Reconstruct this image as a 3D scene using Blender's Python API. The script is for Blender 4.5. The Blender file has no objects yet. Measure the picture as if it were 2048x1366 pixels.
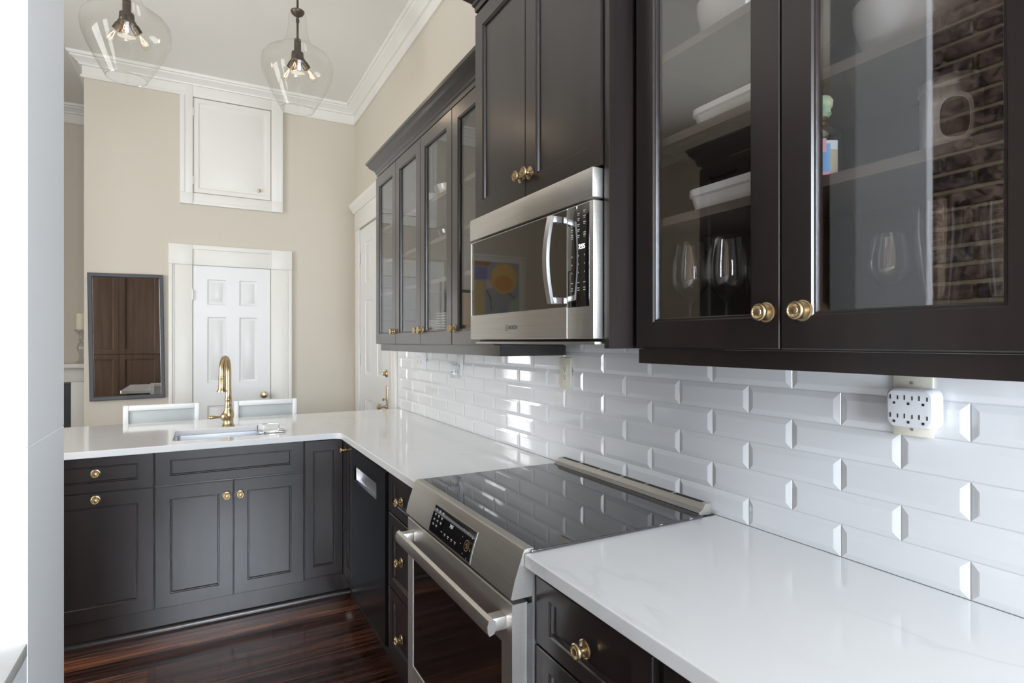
import bpy, bmesh, math, random
from mathutils import Vector, Matrix
random.seed(7)
S = bpy.context.scene
COL = S.collection
PI = math.pi

# ------------------------------------------------------------------ camera, world, daylight, exposure
cam_d = bpy.data.cameras.new('camera')
cam_d.sensor_width = 36.0
cam_d.sensor_fit = 'HORIZONTAL'
cam_d.lens = 1142.0 / 2048.0 * 36.0
cam_d.clip_start = 0.02
cam = bpy.data.objects.new('camera', cam_d)
COL.objects.link(cam)
cam.location = (-1.304, 0.0, 1.412)
cam.rotation_euler = (PI / 2, 0, -math.atan(622.0 / 1142.0))
S.camera = cam

W = bpy.data.worlds.new('sky')
S.world = W
W.use_nodes = True
wb = W.node_tree.nodes['Background']
wb.inputs['Color'].default_value = (0.80, 0.90, 1.0, 1)
wb.inputs['Strength'].default_value = 1.6

def area(name, loc, rot, sx, sy, power, color):
    d = bpy.data.lights.new(name, 'AREA')
    d.shape = 'RECTANGLE'; d.size = sx; d.size_y = sy
    d.energy = power; d.color = color
    o = bpy.data.objects.new(name, d)
    o.location = loc; o.rotation_euler = rot
    COL.objects.link(o)
    return o
COOL = (0.81, 0.895, 1.0)
SOFT = (1.0, 0.985, 0.95)
# daylight at the windows (behind the camera, and along the dining room's outer wall)
area('daylight_rear', (-1.05, -2.42, 1.75), (PI / 2, 0, 0), 1.35, 2.2, 130, COOL)
area('daylight_dining', (-4.42, 1.15, 1.75), (PI / 2, 0, -PI / 2), 1.3, 2.5, 46, SOFT)
area('daylight_dining_far', (-4.42, 3.20, 1.75), (PI / 2, 0, -PI / 2), 1.3, 2.5, 46, SOFT)

area('pier_fill', (0.30, -1.35, 1.80), (PI / 2, 0, PI / 2), 1.25, 1.7, 50, COOL)  # added fill light to brighten the pier and brick, at an invented window

S.view_settings.view_transform = 'Standard'
S.view_settings.look = 'None'
S.view_settings.gamma = 1.0
S.view_settings.exposure = 1.06
S.view_settings.use_curve_mapping = False
S.cycles.max_bounces = 10
S.cycles.diffuse_bounces = 5
S.cycles.glossy_bounces = 5
S.cycles.transparent_max_bounces = 24
S.cycles.caustics_reflective = False
S.cycles.caustics_refractive = False
S.cycles.sample_clamp_indirect = 6.0
S.cycles.adaptive_threshold = 0.02

# ------------------------------------------------------------------ materials
MATS = {}
def pmat(name, col, rough=0.5, metal=0.0, coat=0.0, spec=0.5, noise=None, bump=None, crough=0.1, emis=None, ior=1.5):
    m = bpy.data.materials.new(name); m.use_nodes = True
    nt = m.node_tree; b = nt.nodes['Principled BSDF']
    b.inputs['Base Color'].default_value = (*col, 1)
    b.inputs['Roughness'].default_value = rough
    b.inputs['Metallic'].default_value = metal
    b.inputs['Specular IOR Level'].default_value = spec
    b.inputs['IOR'].default_value = ior
    b.inputs['Coat Weight'].default_value = coat
    b.inputs['Coat Roughness'].default_value = crough
    if emis:
        b.inputs['Emission Color'].default_value = (*emis[0], 1)
        b.inputs['Emission Strength'].default_value = emis[1]
    if noise:   # (scale xyz, amount, second colour)
        tc = nt.nodes.new('ShaderNodeTexCoord'); mp = nt.nodes.new('ShaderNodeMapping')
        mp.inputs['Scale'].default_value = noise[0]
        n = nt.nodes.new('ShaderNodeTexNoise'); n.inputs['Scale'].default_value = 1.0; n.inputs['Detail'].default_value = 6
        geo = nt.nodes.new('ShaderNodeNewGeometry')
        nt.links.new(geo.outputs['Position'], mp.inputs['Vector'])
        nt.links.new(mp.outputs['Vector'], n.inputs['Vector'])
        mx = nt.nodes.new('ShaderNodeMix'); mx.data_type = 'RGBA'
        mx.inputs['A'].default_value = (*col, 1); mx.inputs['B'].default_value = (*noise[2], 1)
        rp = nt.nodes.new('ShaderNodeMapRange')
        rp.inputs['From Min'].default_value = 0.35; rp.inputs['From Max'].default_value = 0.65
        rp.inputs['To Max'].default_value = noise[1]
        nt.links.new(n.outputs['Fac'], rp.inputs['Value'])
        nt.links.new(rp.outputs['Result'], mx.inputs['Factor'])
        nt.links.new(mx.outputs['Result'], b.inputs['Base Color'])
    if bump:    # (scale xyz, strength)
        mp2 = nt.nodes.new('ShaderNodeMapping'); mp2.inputs['Scale'].default_value = bump[0]
        geo2 = nt.nodes.new('ShaderNodeNewGeometry')
        n2 = nt.nodes.new('ShaderNodeTexNoise'); n2.inputs['Scale'].default_value = 1.0; n2.inputs['Detail'].default_value = 4
        bp = nt.nodes.new('ShaderNodeBump'); bp.inputs['Strength'].default_value = bump[1]; bp.inputs['Distance'].default_value = 0.002
        nt.links.new(geo2.outputs['Position'], mp2.inputs['Vector']); nt.links.new(mp2.outputs['Vector'], n2.inputs['Vector'])
        nt.links.new(n2.outputs['Fac'], bp.inputs['Height']); nt.links.new(bp.outputs['Normal'], b.inputs['Normal'])
    MATS[name] = m
    return m

pmat('wall_paint', (0.60, 0.555, 0.475), 0.7, bump=((60, 60, 60), 0.06))
pmat('wall_grey', (0.60, 0.60, 0.60), 0.6)
pmat('ceiling_paint', (0.80, 0.785, 0.75), 0.8)
pmat('trim_white', (0.77, 0.755, 0.715), 0.38)
pmat('door_white', (0.75, 0.75, 0.75), 0.35)
pmat('pier_paint', (0.84, 0.845, 0.85), 0.5, bump=((9, 9, 3), 0.10))
pmat('espresso', (0.0135, 0.0100, 0.0098), 0.33, coat=0.55, crough=0.22,
     noise=((14, 14, 2.0), 0.8, (0.024, 0.015, 0.0140)))
pmat('espresso_in', (0.035, 0.028, 0.026), 0.5)
pmat('shelf_wood', (0.13, 0.105, 0.09), 0.5)
pmat('pantry_wood_lit', (0.070, 0.043, 0.029), 0.4, coat=0.2, noise=((22, 22, 1.6), 0.9, (0.115, 0.070, 0.046)))  # lit look of the near-black pantry wood, put into the colour
pmat('walnut_dark', (0.02, 0.012, 0.009), 0.4)
pmat('quartz', (0.83, 0.83, 0.83), 0.10, coat=0.2, crough=0.04)
pmat('tile_white', (0.80, 0.815, 0.83), 0.06, coat=0.5, crough=0.03)
pmat('grout', (0.70, 0.71, 0.72), 0.8)
pmat('brass', (0.58, 0.45, 0.27), 0.32, 1.0, noise=((90, 90, 90), 0.6, (0.50, 0.37, 0.19)))
pmat('brass_pale', (0.72, 0.60, 0.38), 0.28, 1.0)
pmat('steel', (0.74, 0.715, 0.675), 0.44, 1.0, noise=((6, 6, 260), 0.5, (0.62, 0.60, 0.57)))
pmat('steel_bright', (0.78, 0.78, 0.79), 0.30, 1.0)
pmat('canister_steel', (0.85, 0.84, 0.82), 0.45, 0.9)
pmat('steel_sink', (0.70, 0.71, 0.74), 0.28, 1.0)
pmat('chrome', (0.85, 0.86, 0.88), 0.06, 1.0)
pmat('black_steel', (0.085, 0.092, 0.105), 0.24, 1.0)
pmat('black_glass', (0.006, 0.006, 0.007), 0.045, ior=2.0)
pmat('microwave_glass', (0.02, 0.018, 0.016), 0.03, ior=3.4)
pmat('oven_glass', (0.012, 0.009, 0.008), 0.06, ior=2.0)
pmat('cook_glass', (0.010, 0.010, 0.012), 0.03, ior=2.3)
pmat('black_plastic', (0.012, 0.012, 0.013), 0.45)
pmat('bronze', (0.10, 0.082, 0.066), 0.42, 0.9)
pmat('plastic_white', (0.80, 0.81, 0.84), 0.35)
pmat('plastic_ivory', (0.78, 0.75, 0.64), 0.4)
pmat('slot_dark', (0.02, 0.02, 0.02), 0.6)
pmat('print_white', (0.75, 0.75, 0.73), 0.6)
pmat('print_grey', (0.10, 0.10, 0.10), 0.6)
pmat('print_gold', (0.55, 0.40, 0.16), 0.5)
pmat('display', (0.8, 0.85, 0.9), 0.5, emis=((0.85, 0.92, 1.0), 2.0))
pmat('display_dim', (0.3, 0.3, 0.32), 0.5, emis=((0.7, 0.75, 0.8), 0.25))
pmat('porcelain', (0.84, 0.845, 0.84), 0.14, coat=0.4)
pmat('mirror_frame', (0.055, 0.055, 0.065), 0.40)
pmat('mirror_glass', (0.86, 0.86, 0.86), 0.012, 1.0)
pmat('chair_white', (0.82, 0.82, 0.82), 0.4)
pmat('chair_fabric', (0.50, 0.53, 0.53), 0.75)
pmat('candle_wax', (0.86, 0.80, 0.62), 0.5)
pmat('slate', (0.028, 0.032, 0.040), 0.4, noise=((6, 6, 6), 0.7, (0.05, 0.055, 0.065)))
pmat('mantel_white', (0.84, 0.83, 0.79), 0.4)
pmat('mortar', (0.66, 0.53, 0.36), 0.95, bump=((70, 70, 70), 0.7))
pmat('bottle_green', (0.30, 0.62, 0.45), 0.5, noise=((60, 60, 60), 0.9, (0.75, 0.72, 0.45)))
pmat('label_pink', (0.80, 0.42, 0.50), 0.5)
pmat('label_blue', (0.20, 0.42, 0.72), 0.5)
pmat('label_tan', (0.50, 0.42, 0.30), 0.6)
pmat('label_pale', (0.65, 0.72, 0.76), 0.6)
for nm, c in (('paint_orange', (0.72, 0.36, 0.10)), ('paint_ochre', (0.74, 0.50, 0.16)), ('paint_violet', (0.24, 0.22, 0.48)),
              ('paint_grey', (0.38, 0.40, 0.44)), ('paint_sand', (0.58, 0.46, 0.22)), ('paint_blue', (0.24, 0.38, 0.56)),
              ('paint_green', (0.42, 0.55, 0.45)), ('paint_pink', (0.70, 0.50, 0.42)), ('paint_line', (0.08, 0.08, 0.07)),
              ('paint_rust', (0.42, 0.20, 0.09)), ('paint_mat', (0.74, 0.73, 0.70))):
    pmat(nm, c, 0.6)

def glass_mat(name, boost, base, tint=(1, 1, 1), rough=0.0, ior=1.5):
    """thin clear glass: a fresnel mix of straight-through and mirror reflection"""
    m = bpy.data.materials.new(name); m.use_nodes = True
    nt = m.node_tree
    for n in list(nt.nodes): nt.nodes.remove(n)
    out = nt.nodes.new('ShaderNodeOutputMaterial')
    tr = nt.nodes.new('ShaderNodeBsdfTransparent'); tr.inputs['Color'].default_value = (*tint, 1)
    gl = nt.nodes.new('ShaderNodeBsdfGlossy'); gl.inputs['Roughness'].default_value = rough
    lw = nt.nodes.new('ShaderNodeLayerWeight'); lw.inputs['Blend'].default_value = 0.5
    pw = nt.nodes.new('ShaderNodeMath'); pw.operation = 'POWER'; pw.inputs[1].default_value = 5.0 if ior == 1.5 else ior
    mu = nt.nodes.new('ShaderNodeMath'); mu.operation = 'MULTIPLY_ADD'; mu.use_clamp = True
    mu.inputs[1].default_value = boost; mu.inputs[2].default_value = base
    mx = nt.nodes.new('ShaderNodeMixShader')
    nt.links.new(lw.outputs['Facing'], pw.inputs[0])
    nt.links.new(pw.outputs[0], mu.inputs[0]); nt.links.new(mu.outputs[0], mx.inputs['Fac'])
    nt.links.new(tr.outputs[0], mx.inputs[1]); nt.links.new(gl.outputs[0], mx.inputs[2])
    nt.links.new(mx.outputs[0], out.inputs['Surface'])
    MATS[name] = m
    return m
glass_mat('pane_glass', 0.80, 0.125)
glass_mat('window_glass', 0.9, 0.03)
glass_mat('wine_glass', 0.9, 0.10, (0.985, 0.99, 0.99), ior=2.2)
glass_mat('pendant_glass', 0.60, 0.035, (0.985, 0.985, 0.975), ior=3.5)
glass_mat('bulb_glass', 0.7, 0.03, (0.99, 0.97, 0.93), ior=3.5)
glass_mat('crystal', 0.8, 0.12, (0.93, 0.94, 0.95), ior=2.5)
pmat('filament', (1, 0.6, 0.3), 0.5, emis=((1.0, 0.52, 0.22), 3.0))

def quartz_veins():
    m = MATS['quartz']; nt = m.node_tree; b = nt.nodes['Principled BSDF']
    geo = nt.nodes.new('ShaderNodeNewGeometry')
    n1 = nt.nodes.new('ShaderNodeTexNoise'); n1.inputs['Scale'].default_value = 1.1; n1.inputs['Detail'].default_value = 7; n1.inputs['Distortion'].default_value = 0.6
    mp = nt.nodes.new('ShaderNodeMapping'); mp.inputs['Rotation'].default_value = (0, 0, 0.6); mp.inputs['Scale'].default_value = (1.6, 0.7, 1)
    nt.links.new(geo.outputs['Position'], mp.inputs['Vector']); nt.links.new(mp.outputs['Vector'], n1.inputs['Vector'])
    cr = nt.nodes.new('ShaderNodeValToRGB')
    e = cr.color_ramp.elements
    e[0].position = 0.0; e[0].color = (0.83, 0.83, 0.83, 1)
    e[1].position = 1.0; e[1].color = (0.83, 0.83, 0.83, 1)
    for p, c in ((0.487, 0.83), (0.499, 0.60), (0.511, 0.83)):
        x = e.new(p); x.color = (c, c, c * 1.0, 1)
    nt.links.new(n1.outputs['Fac'], cr.inputs['Fac'])
    n2 = nt.nodes.new('ShaderNodeTexNoise'); n2.inputs['Scale'].default_value = 2.3
    nt.links.new(geo.outputs['Position'], n2.inputs['Vector'])
    rp = nt.nodes.new('ShaderNodeMapRange'); rp.inputs['From Min'].default_value = 0.5; rp.inputs['From Max'].default_value = 0.68; rp.inputs['To Max'].default_value = 0.32
    nt.links.new(n2.outputs['Fac'], rp.inputs['Value'])
    mx = nt.nodes.new('ShaderNodeMix'); mx.data_type = 'RGBA'
    mx.inputs['A'].default_value = (0.83, 0.83, 0.83, 1)
    nt.links.new(rp.outputs['Result'], mx.inputs['Factor']); nt.links.new(cr.outputs['Color'], mx.inputs['B'])
    nt.links.new(mx.outputs['Result'], b.inputs['Base Color'])
quartz_veins()

def per_object_mat(name, c1, c2, c3, rough, scale, coat=0.0, bump=0.0, grain=(2, 60, 60)):
    """wood / brick colour that differs from piece to piece"""
    m = bpy.data.materials.new(name); m.use_nodes = True
    nt = m.node_tree; b = nt.nodes['Principled BSDF']
    oi = nt.nodes.new('ShaderNodeObjectInfo')
    cr = nt.nodes.new('ShaderNodeValToRGB')
    e = cr.color_ramp.elements; e[0].color = (*c1, 1); e[1].color = (*c3, 1)
    x = e.new(0.55); x.color = (*c2, 1)
    nt.links.new(oi.outputs['Random'], cr.inputs['Fac'])
    geo = nt.nodes.new('ShaderNodeNewGeometry')
    mp = nt.nodes.new('ShaderNodeMapping'); mp.inputs['Scale'].default_value = grain
    ad = nt.nodes.new('ShaderNodeVectorMath'); ad.operation = 'ADD'
    mu = nt.nodes.new('ShaderNodeVectorMath'); mu.operation = 'SCALE'
    nt.links.new(oi.outputs['Location'], mu.inputs[0]); mu.inputs['Scale'].default_value = 7.3
    nt.links.new(geo.outputs['Position'], ad.inputs[0]); nt.links.new(mu.outputs[0], ad.inputs[1])
    nt.links.new(ad.outputs[0], mp.inputs['Vector'])
    n = nt.nodes.new('ShaderNodeTexNoise'); n.inputs['Scale'].default_value = scale; n.inputs['Detail'].default_value = 8; n.inputs['Distortion'].default_value = 0.8
    nt.links.new(mp.outputs['Vector'], n.inputs['Vector'])
    rp = nt.nodes.new('ShaderNodeMapRange'); rp.inputs['From Min'].default_value = 0.38; rp.inputs['From Max'].default_value = 0.66
    rp.inputs['To Min'].default_value = 0.25; rp.inputs['To Max'].default_value = 1.9
    nt.links.new(n.outputs['Fac'], rp.inputs['Value'])
    mx = nt.nodes.new('ShaderNodeVectorMath'); mx.operation = 'SCALE'
    nt.links.new(cr.outputs['Color'], mx.inputs[0]); nt.links.new(rp.outputs['Result'], mx.inputs['Scale'])
    nt.links.new(mx.outputs[0], b.inputs['Base Color'])
    b.inputs['Roughness'].default_value = rough; b.inputs['Coat Weight'].default_value = coat; b.inputs['Coat Roughness'].default_value = 0.12
    if bump:
        bp = nt.nodes.new('ShaderNodeBump'); bp.inputs['Strength'].default_value = bump; bp.inputs['Distance'].default_value = 0.004
        nt.links.new(n.outputs['Fac'], bp.inputs['Height']); nt.links.new(bp.outputs['Normal'], b.inputs['Normal'])
    MATS[name] = m
per_object_mat('floor_wood', (0.028, 0.012, 0.009), (0.060, 0.022, 0.013), (0.13, 0.045, 0.020), 0.22, 1.0, coat=0.8, bump=0.05, grain=(1.6, 42, 42))
per_object_mat('brick', (0.12, 0.075, 0.060), (0.21, 0.135, 0.105), (0.16, 0.125, 0.11), 0.9, 1.0, bump=0.9, grain=(26, 26, 26))

# ------------------------------------------------------------------ mesh helpers
WL = {}
def bm_new(): return bmesh.new()
def V(bm, *p): return bm.verts.new(p)

def box(bm, x0, x1, y0, y1, z0, z1, bev=0.0, seg=2):
    if x0 > x1: x0, x1 = x1, x0
    if y0 > y1: y0, y1 = y1, y0
    if z0 > z1: z0, z1 = z1, z0
    v = [bm.verts.new((x, y, z)) for x in (x0, x1) for y in (y0, y1) for z in (z0, z1)]
    fs = [bm.faces.new([v[i] for i in q]) for q in ((0, 1, 3, 2), (4, 6, 7, 5), (0, 4, 5, 1), (2, 3, 7, 6), (0, 2, 6, 4), (1, 5, 7, 3))]
    if bev > 0:
        es = list({e for f in fs for e in f.edges})
        bmesh.ops.bevel(bm, geom=es, offset=bev, segments=seg, affect='EDGES', profile=0.5)

def prism(bm, pts, fmap):
    """pts: outline in 2-D; fmap(p, k) gives the 3-D place on end k (0, 1)"""
    a = [bm.verts.new(fmap(p, 0)) for p in pts]; b = [bm.verts.new(fmap(p, 1)) for p in pts]
    n = len(pts)
    bm.faces.new(a); bm.faces.new(list(reversed(b)))
    for i in range(n): bm.faces.new((a[i], b[i], b[(i + 1) % n], a[(i + 1) % n]))

def lathe(bm, prof, o, ax='z', seg=32, closed=False):
    """prof: (radius, height along the axis)"""
    o = Vector(o)
    A = {'z': (Vector((1, 0, 0)), Vector((0, 1, 0)), Vector((0, 0, 1))),
         'x-': (Vector((0, 1, 0)), Vector((0, 0, 1)), Vector((-1, 0, 0))),
         'y-': (Vector((1, 0, 0)), Vector((0, 0, 1)), Vector((0, -1, 0))),
         'y+': (Vector((1, 0, 0)), Vector((0, 0, 1)), Vector((0, 1, 0)))}
    if isinstance(ax, str): u, w, d = A[ax]
    else:
        d = Vector(ax).normalized(); u = d.orthogonal().normalized(); w = d.cross(u)
    rings = []
    for r, h in prof:
        if r < 1e-6: rings.append([bm.verts.new(o + d * h)])
        else: rings.append([bm.verts.new(o + d * h + (u * math.cos(2 * PI * k / seg) + w * math.sin(2 * PI * k / seg)) * r) for k in range(seg)])
    pairs = list(zip(rings, rings[1:]))
    if closed: pairs.append((rings[-1], rings[0]))
    for a, b in pairs:
        for k in range(seg):
            k2 = (k + 1) % seg
            if len(a) == 1 and len(b) == 1: continue
            if len(a) == 1: bm.faces.new((a[0], b[k], b[k2]))
            elif len(b) == 1: bm.faces.new((a[k], b[0], a[k2]))
            else: bm.faces.new((a[k], b[k], b[k2], a[k2]))

def tube(bm, pts, rad, seg=16, caps=True):
    pts = [Vector(p) for p in pts]; n = len(pts)
    rs = rad if isinstance(rad, (list, tuple)) else [rad] * n
    prev = None; rings = []
    for i, p in enumerate(pts):
        t = (pts[min(i + 1, n - 1)] - pts[max(i - 1, 0)]).normalized()
        if prev is None: u = t.orthogonal().normalized()
        else: u = (prev - t * prev.dot(t)).normalized()
        prev = u; w = t.cross(u)
        rings.append([bm.verts.new(p + (u * math.cos(2 * PI * k / seg) + w * math.sin(2 * PI * k / seg)) * rs[i]) for k in range(seg)])
    for a, b in zip(rings, rings[1:]):
        for k in range(seg): bm.faces.new((a[k], b[k], b[(k + 1) % seg], a[(k + 1) % seg]))
    if caps:
        bm.faces.new(rings[0]); bm.faces.new(list(reversed(rings[-1])))

def sweep(bm, prof, path, side=1, closed_prof=True):
    """moulding: profile (offset, z) swept along a plan polyline with mitred corners; offset goes to the left of travel when side = 1"""
    P = [Vector((p[0], p[1])) for p in path]; n = len(P); rings = []
    def nrm(a, b):
        d = (b - a).normalized(); return Vector((-d.y, d.x)) * side
    for i, p in enumerate(P):
        if i == 0: m = nrm(P[0], P[1])
        elif i == n - 1: m = nrm(P[-2], P[-1])
        else:
            a, b = nrm(P[i - 1], p), nrm(p, P[i + 1]); m = (a + b) / (1 + a.dot(b))
        rings.append([bm.verts.new((p.x + m.x * o, p.y + m.y * o, z)) for o, z in prof])
    k = len(prof)
    for a, b in zip(rings, rings[1:]):
        for j in range(k if closed_prof else k - 1): bm.faces.new((a[j], b[j], b[(j + 1) % k], a[(j + 1) % k]))
    bm.faces.new(rings[0]); bm.faces.new(list(reversed(rings[-1])))

def poly_slab(bm, outer, holes, z0, z1, bev=0.0):
    loops = [outer] + holes
    edges = []
    for L in loops:
        vs = [bm.verts.new((x, y, z1)) for x, y in L]
        for i in range(len(vs)): edges.append(bm.edges.new((vs[i], vs[(i + 1) % len(vs)])))
    r = bmesh.ops.triangle_fill(bm, edges=edges, use_beauty=True)
    faces = [g for g in r['geom'] if isinstance(g, bmesh.types.BMFace)]
    bmesh.ops.recalc_face_normals(bm, faces=faces)
    ex = bmesh.ops.extrude_face_region(bm, geom=faces)
    nv = [g for g in ex['geom'] if isinstance(g, bmesh.types.BMVert)]
    bmesh.ops.translate(bm, verts=nv, vec=(0, 0, z0 - z1))
    bmesh.ops.recalc_face_normals(bm, faces=bm.faces)
    bmesh.ops.dissolve_limit(bm, angle_limit=0.01, verts=bm.verts, edges=bm.edges)
    if bev:
        es = [e for e in bm.edges if len(e.link_faces) == 2 and abs(e.verts[0].co.z - e.verts[1].co.z) < 1e-5 and e.calc_face_angle(0) > 1.0]
        bmesh.ops.bevel(bm, geom=es, offset=bev, segments=3, affect='EDGES', profile=0.5)

def mesh_from(bm, name, smooth=True, angle=35):
    bmesh.ops.recalc_face_normals(bm, faces=bm.faces)
    me = bpy.data.meshes.new(name); bm.to_mesh(me); bm.free()
    if smooth:
        me.polygons.foreach_set('use_smooth', [True] * len(me.polygons))
        me.set_sharp_from_angle(angle=math.radians(angle))
    return me

def obj(name, bm, mat, parent=None, smooth=True, angle=27):
    """one mesh object with its origin at the middle of its base"""
    me = mesh_from(bm, name, smooth, angle)
    xs = [v.co.x for v in me.vertices]; ys = [v.co.y for v in me.vertices]; zs = [v.co.z for v in me.vertices]
    c = Vector(((min(xs) + max(xs)) / 2, (min(ys) + max(ys)) / 2, min(zs)))
    me.transform(Matrix.Translation(-c))
    me.materials.append(MATS[mat])
    o = bpy.data.objects.new(name, me); COL.objects.link(o)
    WL[o] = c
    if parent is not None:
        o.parent = parent; o.location = c - WL[parent]
    else: o.location = c
    return o

def bxo(name, x0, x1, y0, y1, z0, z1, mat, parent=None, bev=0.0):
    bm = bm_new(); box(bm, x0, x1, y0, y1, z0, z1, bev); return obj(name, bm, mat, parent)

def tag(o, label, cat, group=None, kind=None):
    if label: o['label'] = label
    if cat: o['category'] = cat
    if group: o['group'] = group
    if kind: o['kind'] = kind
    return o

def thing(name, loc, label, cat, group=None):
    o = bpy.data.objects.new(name, None); COL.objects.link(o)
    o.empty_display_size = 0.1
    o.location = loc; WL[o] = Vector(loc)
    return tag(o, label, cat, group)

def struct(o, label=None):
    o['kind'] = 'structure'
    if label: o['label'] = label
    return o

def copy_tree(o, parent=None, delta=Vector((0, 0, 0))):
    c = o.copy(); COL.objects.link(c); WL[c] = WL[o] + delta
    if parent is not None: c.parent = parent
    else: c.location = Vector(o.location) + delta
    for ch in list(o.children):
        copy_tree(ch, c, delta)
    return c

def place_mesh(name, me, loc, parent=None):
    o = bpy.data.objects.new(name, me); COL.objects.link(o); WL[o] = Vector(loc)
    if parent is not None: o.parent = parent; o.location = Vector(loc) - WL[parent]
    else: o.location = loc
    return o

def text_mesh(body, size, depth=0.0005):
    cu = bpy.data.curves.new('lettering', 'FONT'); cu.body = body; cu.size = size; cu.extrude = depth
    cu.align_x = 'CENTER'; cu.align_y = 'CENTER'
    t = bpy.data.objects.new('lettering', cu); COL.objects.link(t)
    dg = bpy.context.evaluated_depsgraph_get()
    me = bpy.data.meshes.new_from_object(t.evaluated_get(dg))
    bpy.data.objects.remove(t); bpy.data.curves.remove(cu)
    return me

def lettering(name, body, size, origin, u, v, mat, parent):
    me = text_mesh(body, size)
    u = Vector(u).normalized(); v = Vector(v).normalized(); w = u.cross(v)
    M = Matrix((u, v, w)).transposed().to_4x4()
    me.transform(M); me.materials.clear(); me.materials.append(MATS[mat])
    return place_mesh(name, me, origin, parent)

# face maps: u runs along the front, v up, w out of the front
def FX(x): return lambda u, v, w: (x - w, u, v)      # front looks to -X
def FY(y): return lambda u, v, w: (u, y - w, v)      # front looks to -Y
def FXp(x): return lambda u, v, w: (x + w, u, v)     # front looks to +X
def FYp(y): return lambda u, v, w: (u, y + w, v)     # front looks to +Y
AXN = {'X': (FX, 'x-'), 'Y': (FY, 'y-')}

def rect_loops(bm, M, loops):
    R = []
    for u0, u1, v0, v1, w in loops:
        R.append([bm.verts.new(M(u, v, w)) for u, v in ((u0, v0), (u1, v0), (u1, v1), (u0, v1))])
    for a, b in zip(R, R[1:]):
        for k in range(4): bm.faces.new((a[k], b[k], b[(k + 1) % 4], a[(k + 1) % 4]))
    return R

def frame_mesh(bm, M, u0, u1, v0, v1, t, su, sv, bead=0.009):
    def ins(a, b, w): return (u0 + a, u1 - a, v0 + b, v1 - b, w)
    L = [ins(0, 0, 0), ins(0, 0, t - 0.002), ins(0.002, 0.002, t), ins(su, sv, t), ins(su + 0.003, sv + 0.003, t - 0.004),
         ins(su + bead * 0.7, sv + bead * 0.7, t - 0.004), ins(su + bead, sv + bead, t - 0.010), ins(su + bead, sv + bead, 0), ins(0, 0, 0)]
    rect_loops(bm, M, L)
    bmesh.ops.remove_doubles(bm, verts=bm.verts, dist=1e-6)

KNOB = None
def knob_profile():
    return [(0, 0.0), (0.0195, 0.0), (0.0198, 0.002), (0.0175, 0.0035), (0.0165, 0.0028), (0.011, 0.0042), (0.0075, 0.007), (0.0068, 0.0125),
            (0.0085, 0.0150), (0.0135, 0.0165), (0.0168, 0.0195), (0.0172, 0.0225), (0.0165, 0.0250), (0.0148, 0.0268), (0.0130, 0.0268),
            (0.0115, 0.0250), (0.0075, 0.0248), (0.0065, 0.0262), (0.0040, 0.0268), (0, 0.0268)]
def knob(parent, place, ax, sc=1.0, name='knob'):
    bm = bm_new(); lathe(bm, [(r * sc, h * sc) for r, h in knob_profile()], place, ax, 40)
    # fluted ring on the face
    P = Vector(place); d = Vector((-1, 0, 0)) if ax == 'x-' else Vector((0, -1, 0))
    for v in bm.verts:
        q = v.co - P; h = q.dot(d); r = (q - d * h).length
        if h > 0.02 * sc and 0.007 * sc < r < 0.0125 * sc and v.index % 1 == 0:
            e = q - d * h; an = math.atan2(e.z, e.x + e.y)
            v.co += d * (0.0007 * sc if round(an / (2 * PI / 40)) % 2 else -0.0005 * sc)
    o = obj(name, bm, 'brass', parent, angle=30)
    return o

def door(parent, M, u0, u1, v0, v1, kind='panel', t=0.020, su=0.058, sv=0.058, mat='espresso', name='door', kn=None, ax='x-', ksc=1.0):
    bm = bm_new(); frame_mesh(bm, M, u0, u1, v0, v1, t, su, sv)
    d = obj(name, bm, mat, parent)
    a = su + 0.0085; b = sv + 0.0085
    bm = bm_new()
    w0, w1 = (0.003, t - 0.0105) if kind == 'panel' else (0.005, 0.009)
    p = [M(u, v, w) for u in (u0 + a, u1 - a) for v in (v0 + b, v1 - b) for w in (w0, w1)]
    box(bm, p[0][0], p[7][0], p[0][1], p[7][1], p[0][2], p[7][2])
    if kind == 'panel': obj('panel', bm, mat, d)
    else: obj('pane', bm, 'pane_glass', d)
    if kn: knob(d, M(kn[0], kn[1], t), ax, ksc)
    return d

# ------------------------------------------------------------------ room shell
HC = 3.66          # ceiling height
YB = 5.559         # back wall
XB = -2.113        # its left end
YA = 6.80          # wall of the alcove beyond
XL = -4.20
YR = -2.20

# floor: subfloor + planks running along X
bm = bm_new(); box(bm, XL, 0, YR, YA, -0.06, -0.018)
floor = struct(obj('floor', bm, 'walnut_dark'), 'dark red-brown stained pine plank floor')
PW = 0.128
plank_me = {}
def plank_mesh(L):
    k = round(L, 2)
    if k not in plank_me:
        b = bm_new(); box(b, -k / 2, k / 2, -PW / 2 + 0.0008, PW / 2 - 0.0008, -0.018, 0.0, 0.0012, 1)
        me = mesh_from(b, 'floor_plank'); me.materials.append(MATS['floor_wood']); plank_me[k] = me
    return plank_me[k]
y = YR + PW / 2; row = 0
cuts = (-1.0, -2.6, -3.1, -0.5, -2.1, -1.5, -2.9, -3.5)
while y + PW / 2 <= YA + 0.02:
    c = cuts[(row * 3) % 8]
    for a, b in ((XL, c), (c, 0.0)):
        L = round(b - a, 2) - 0.002
        place_mesh('floor_plank', plank_mesh(L), ((a + b) / 2, y, 0), floor)
    y += PW; row += 1

bm = bm_new(); box(bm, XL, 0, YR, YA, HC, HC + 0.05)
struct(obj('ceiling', bm, 'ceiling_paint'), 'high off-white ceiling')

bm = bm_new(); box(bm, XB, 0, YB, YA, 0, HC)
wall_back = struct(obj('wall_back', bm, 'wall_paint'), 'beige wall with closet door and high hatch')
bm = bm_new(); box(bm, XL, XB, YA, YA + 0.12, 0, HC)
struct(obj('wall_alcove', bm, 'wall_paint'), 'beige fireplace wall beyond the closet')
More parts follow.
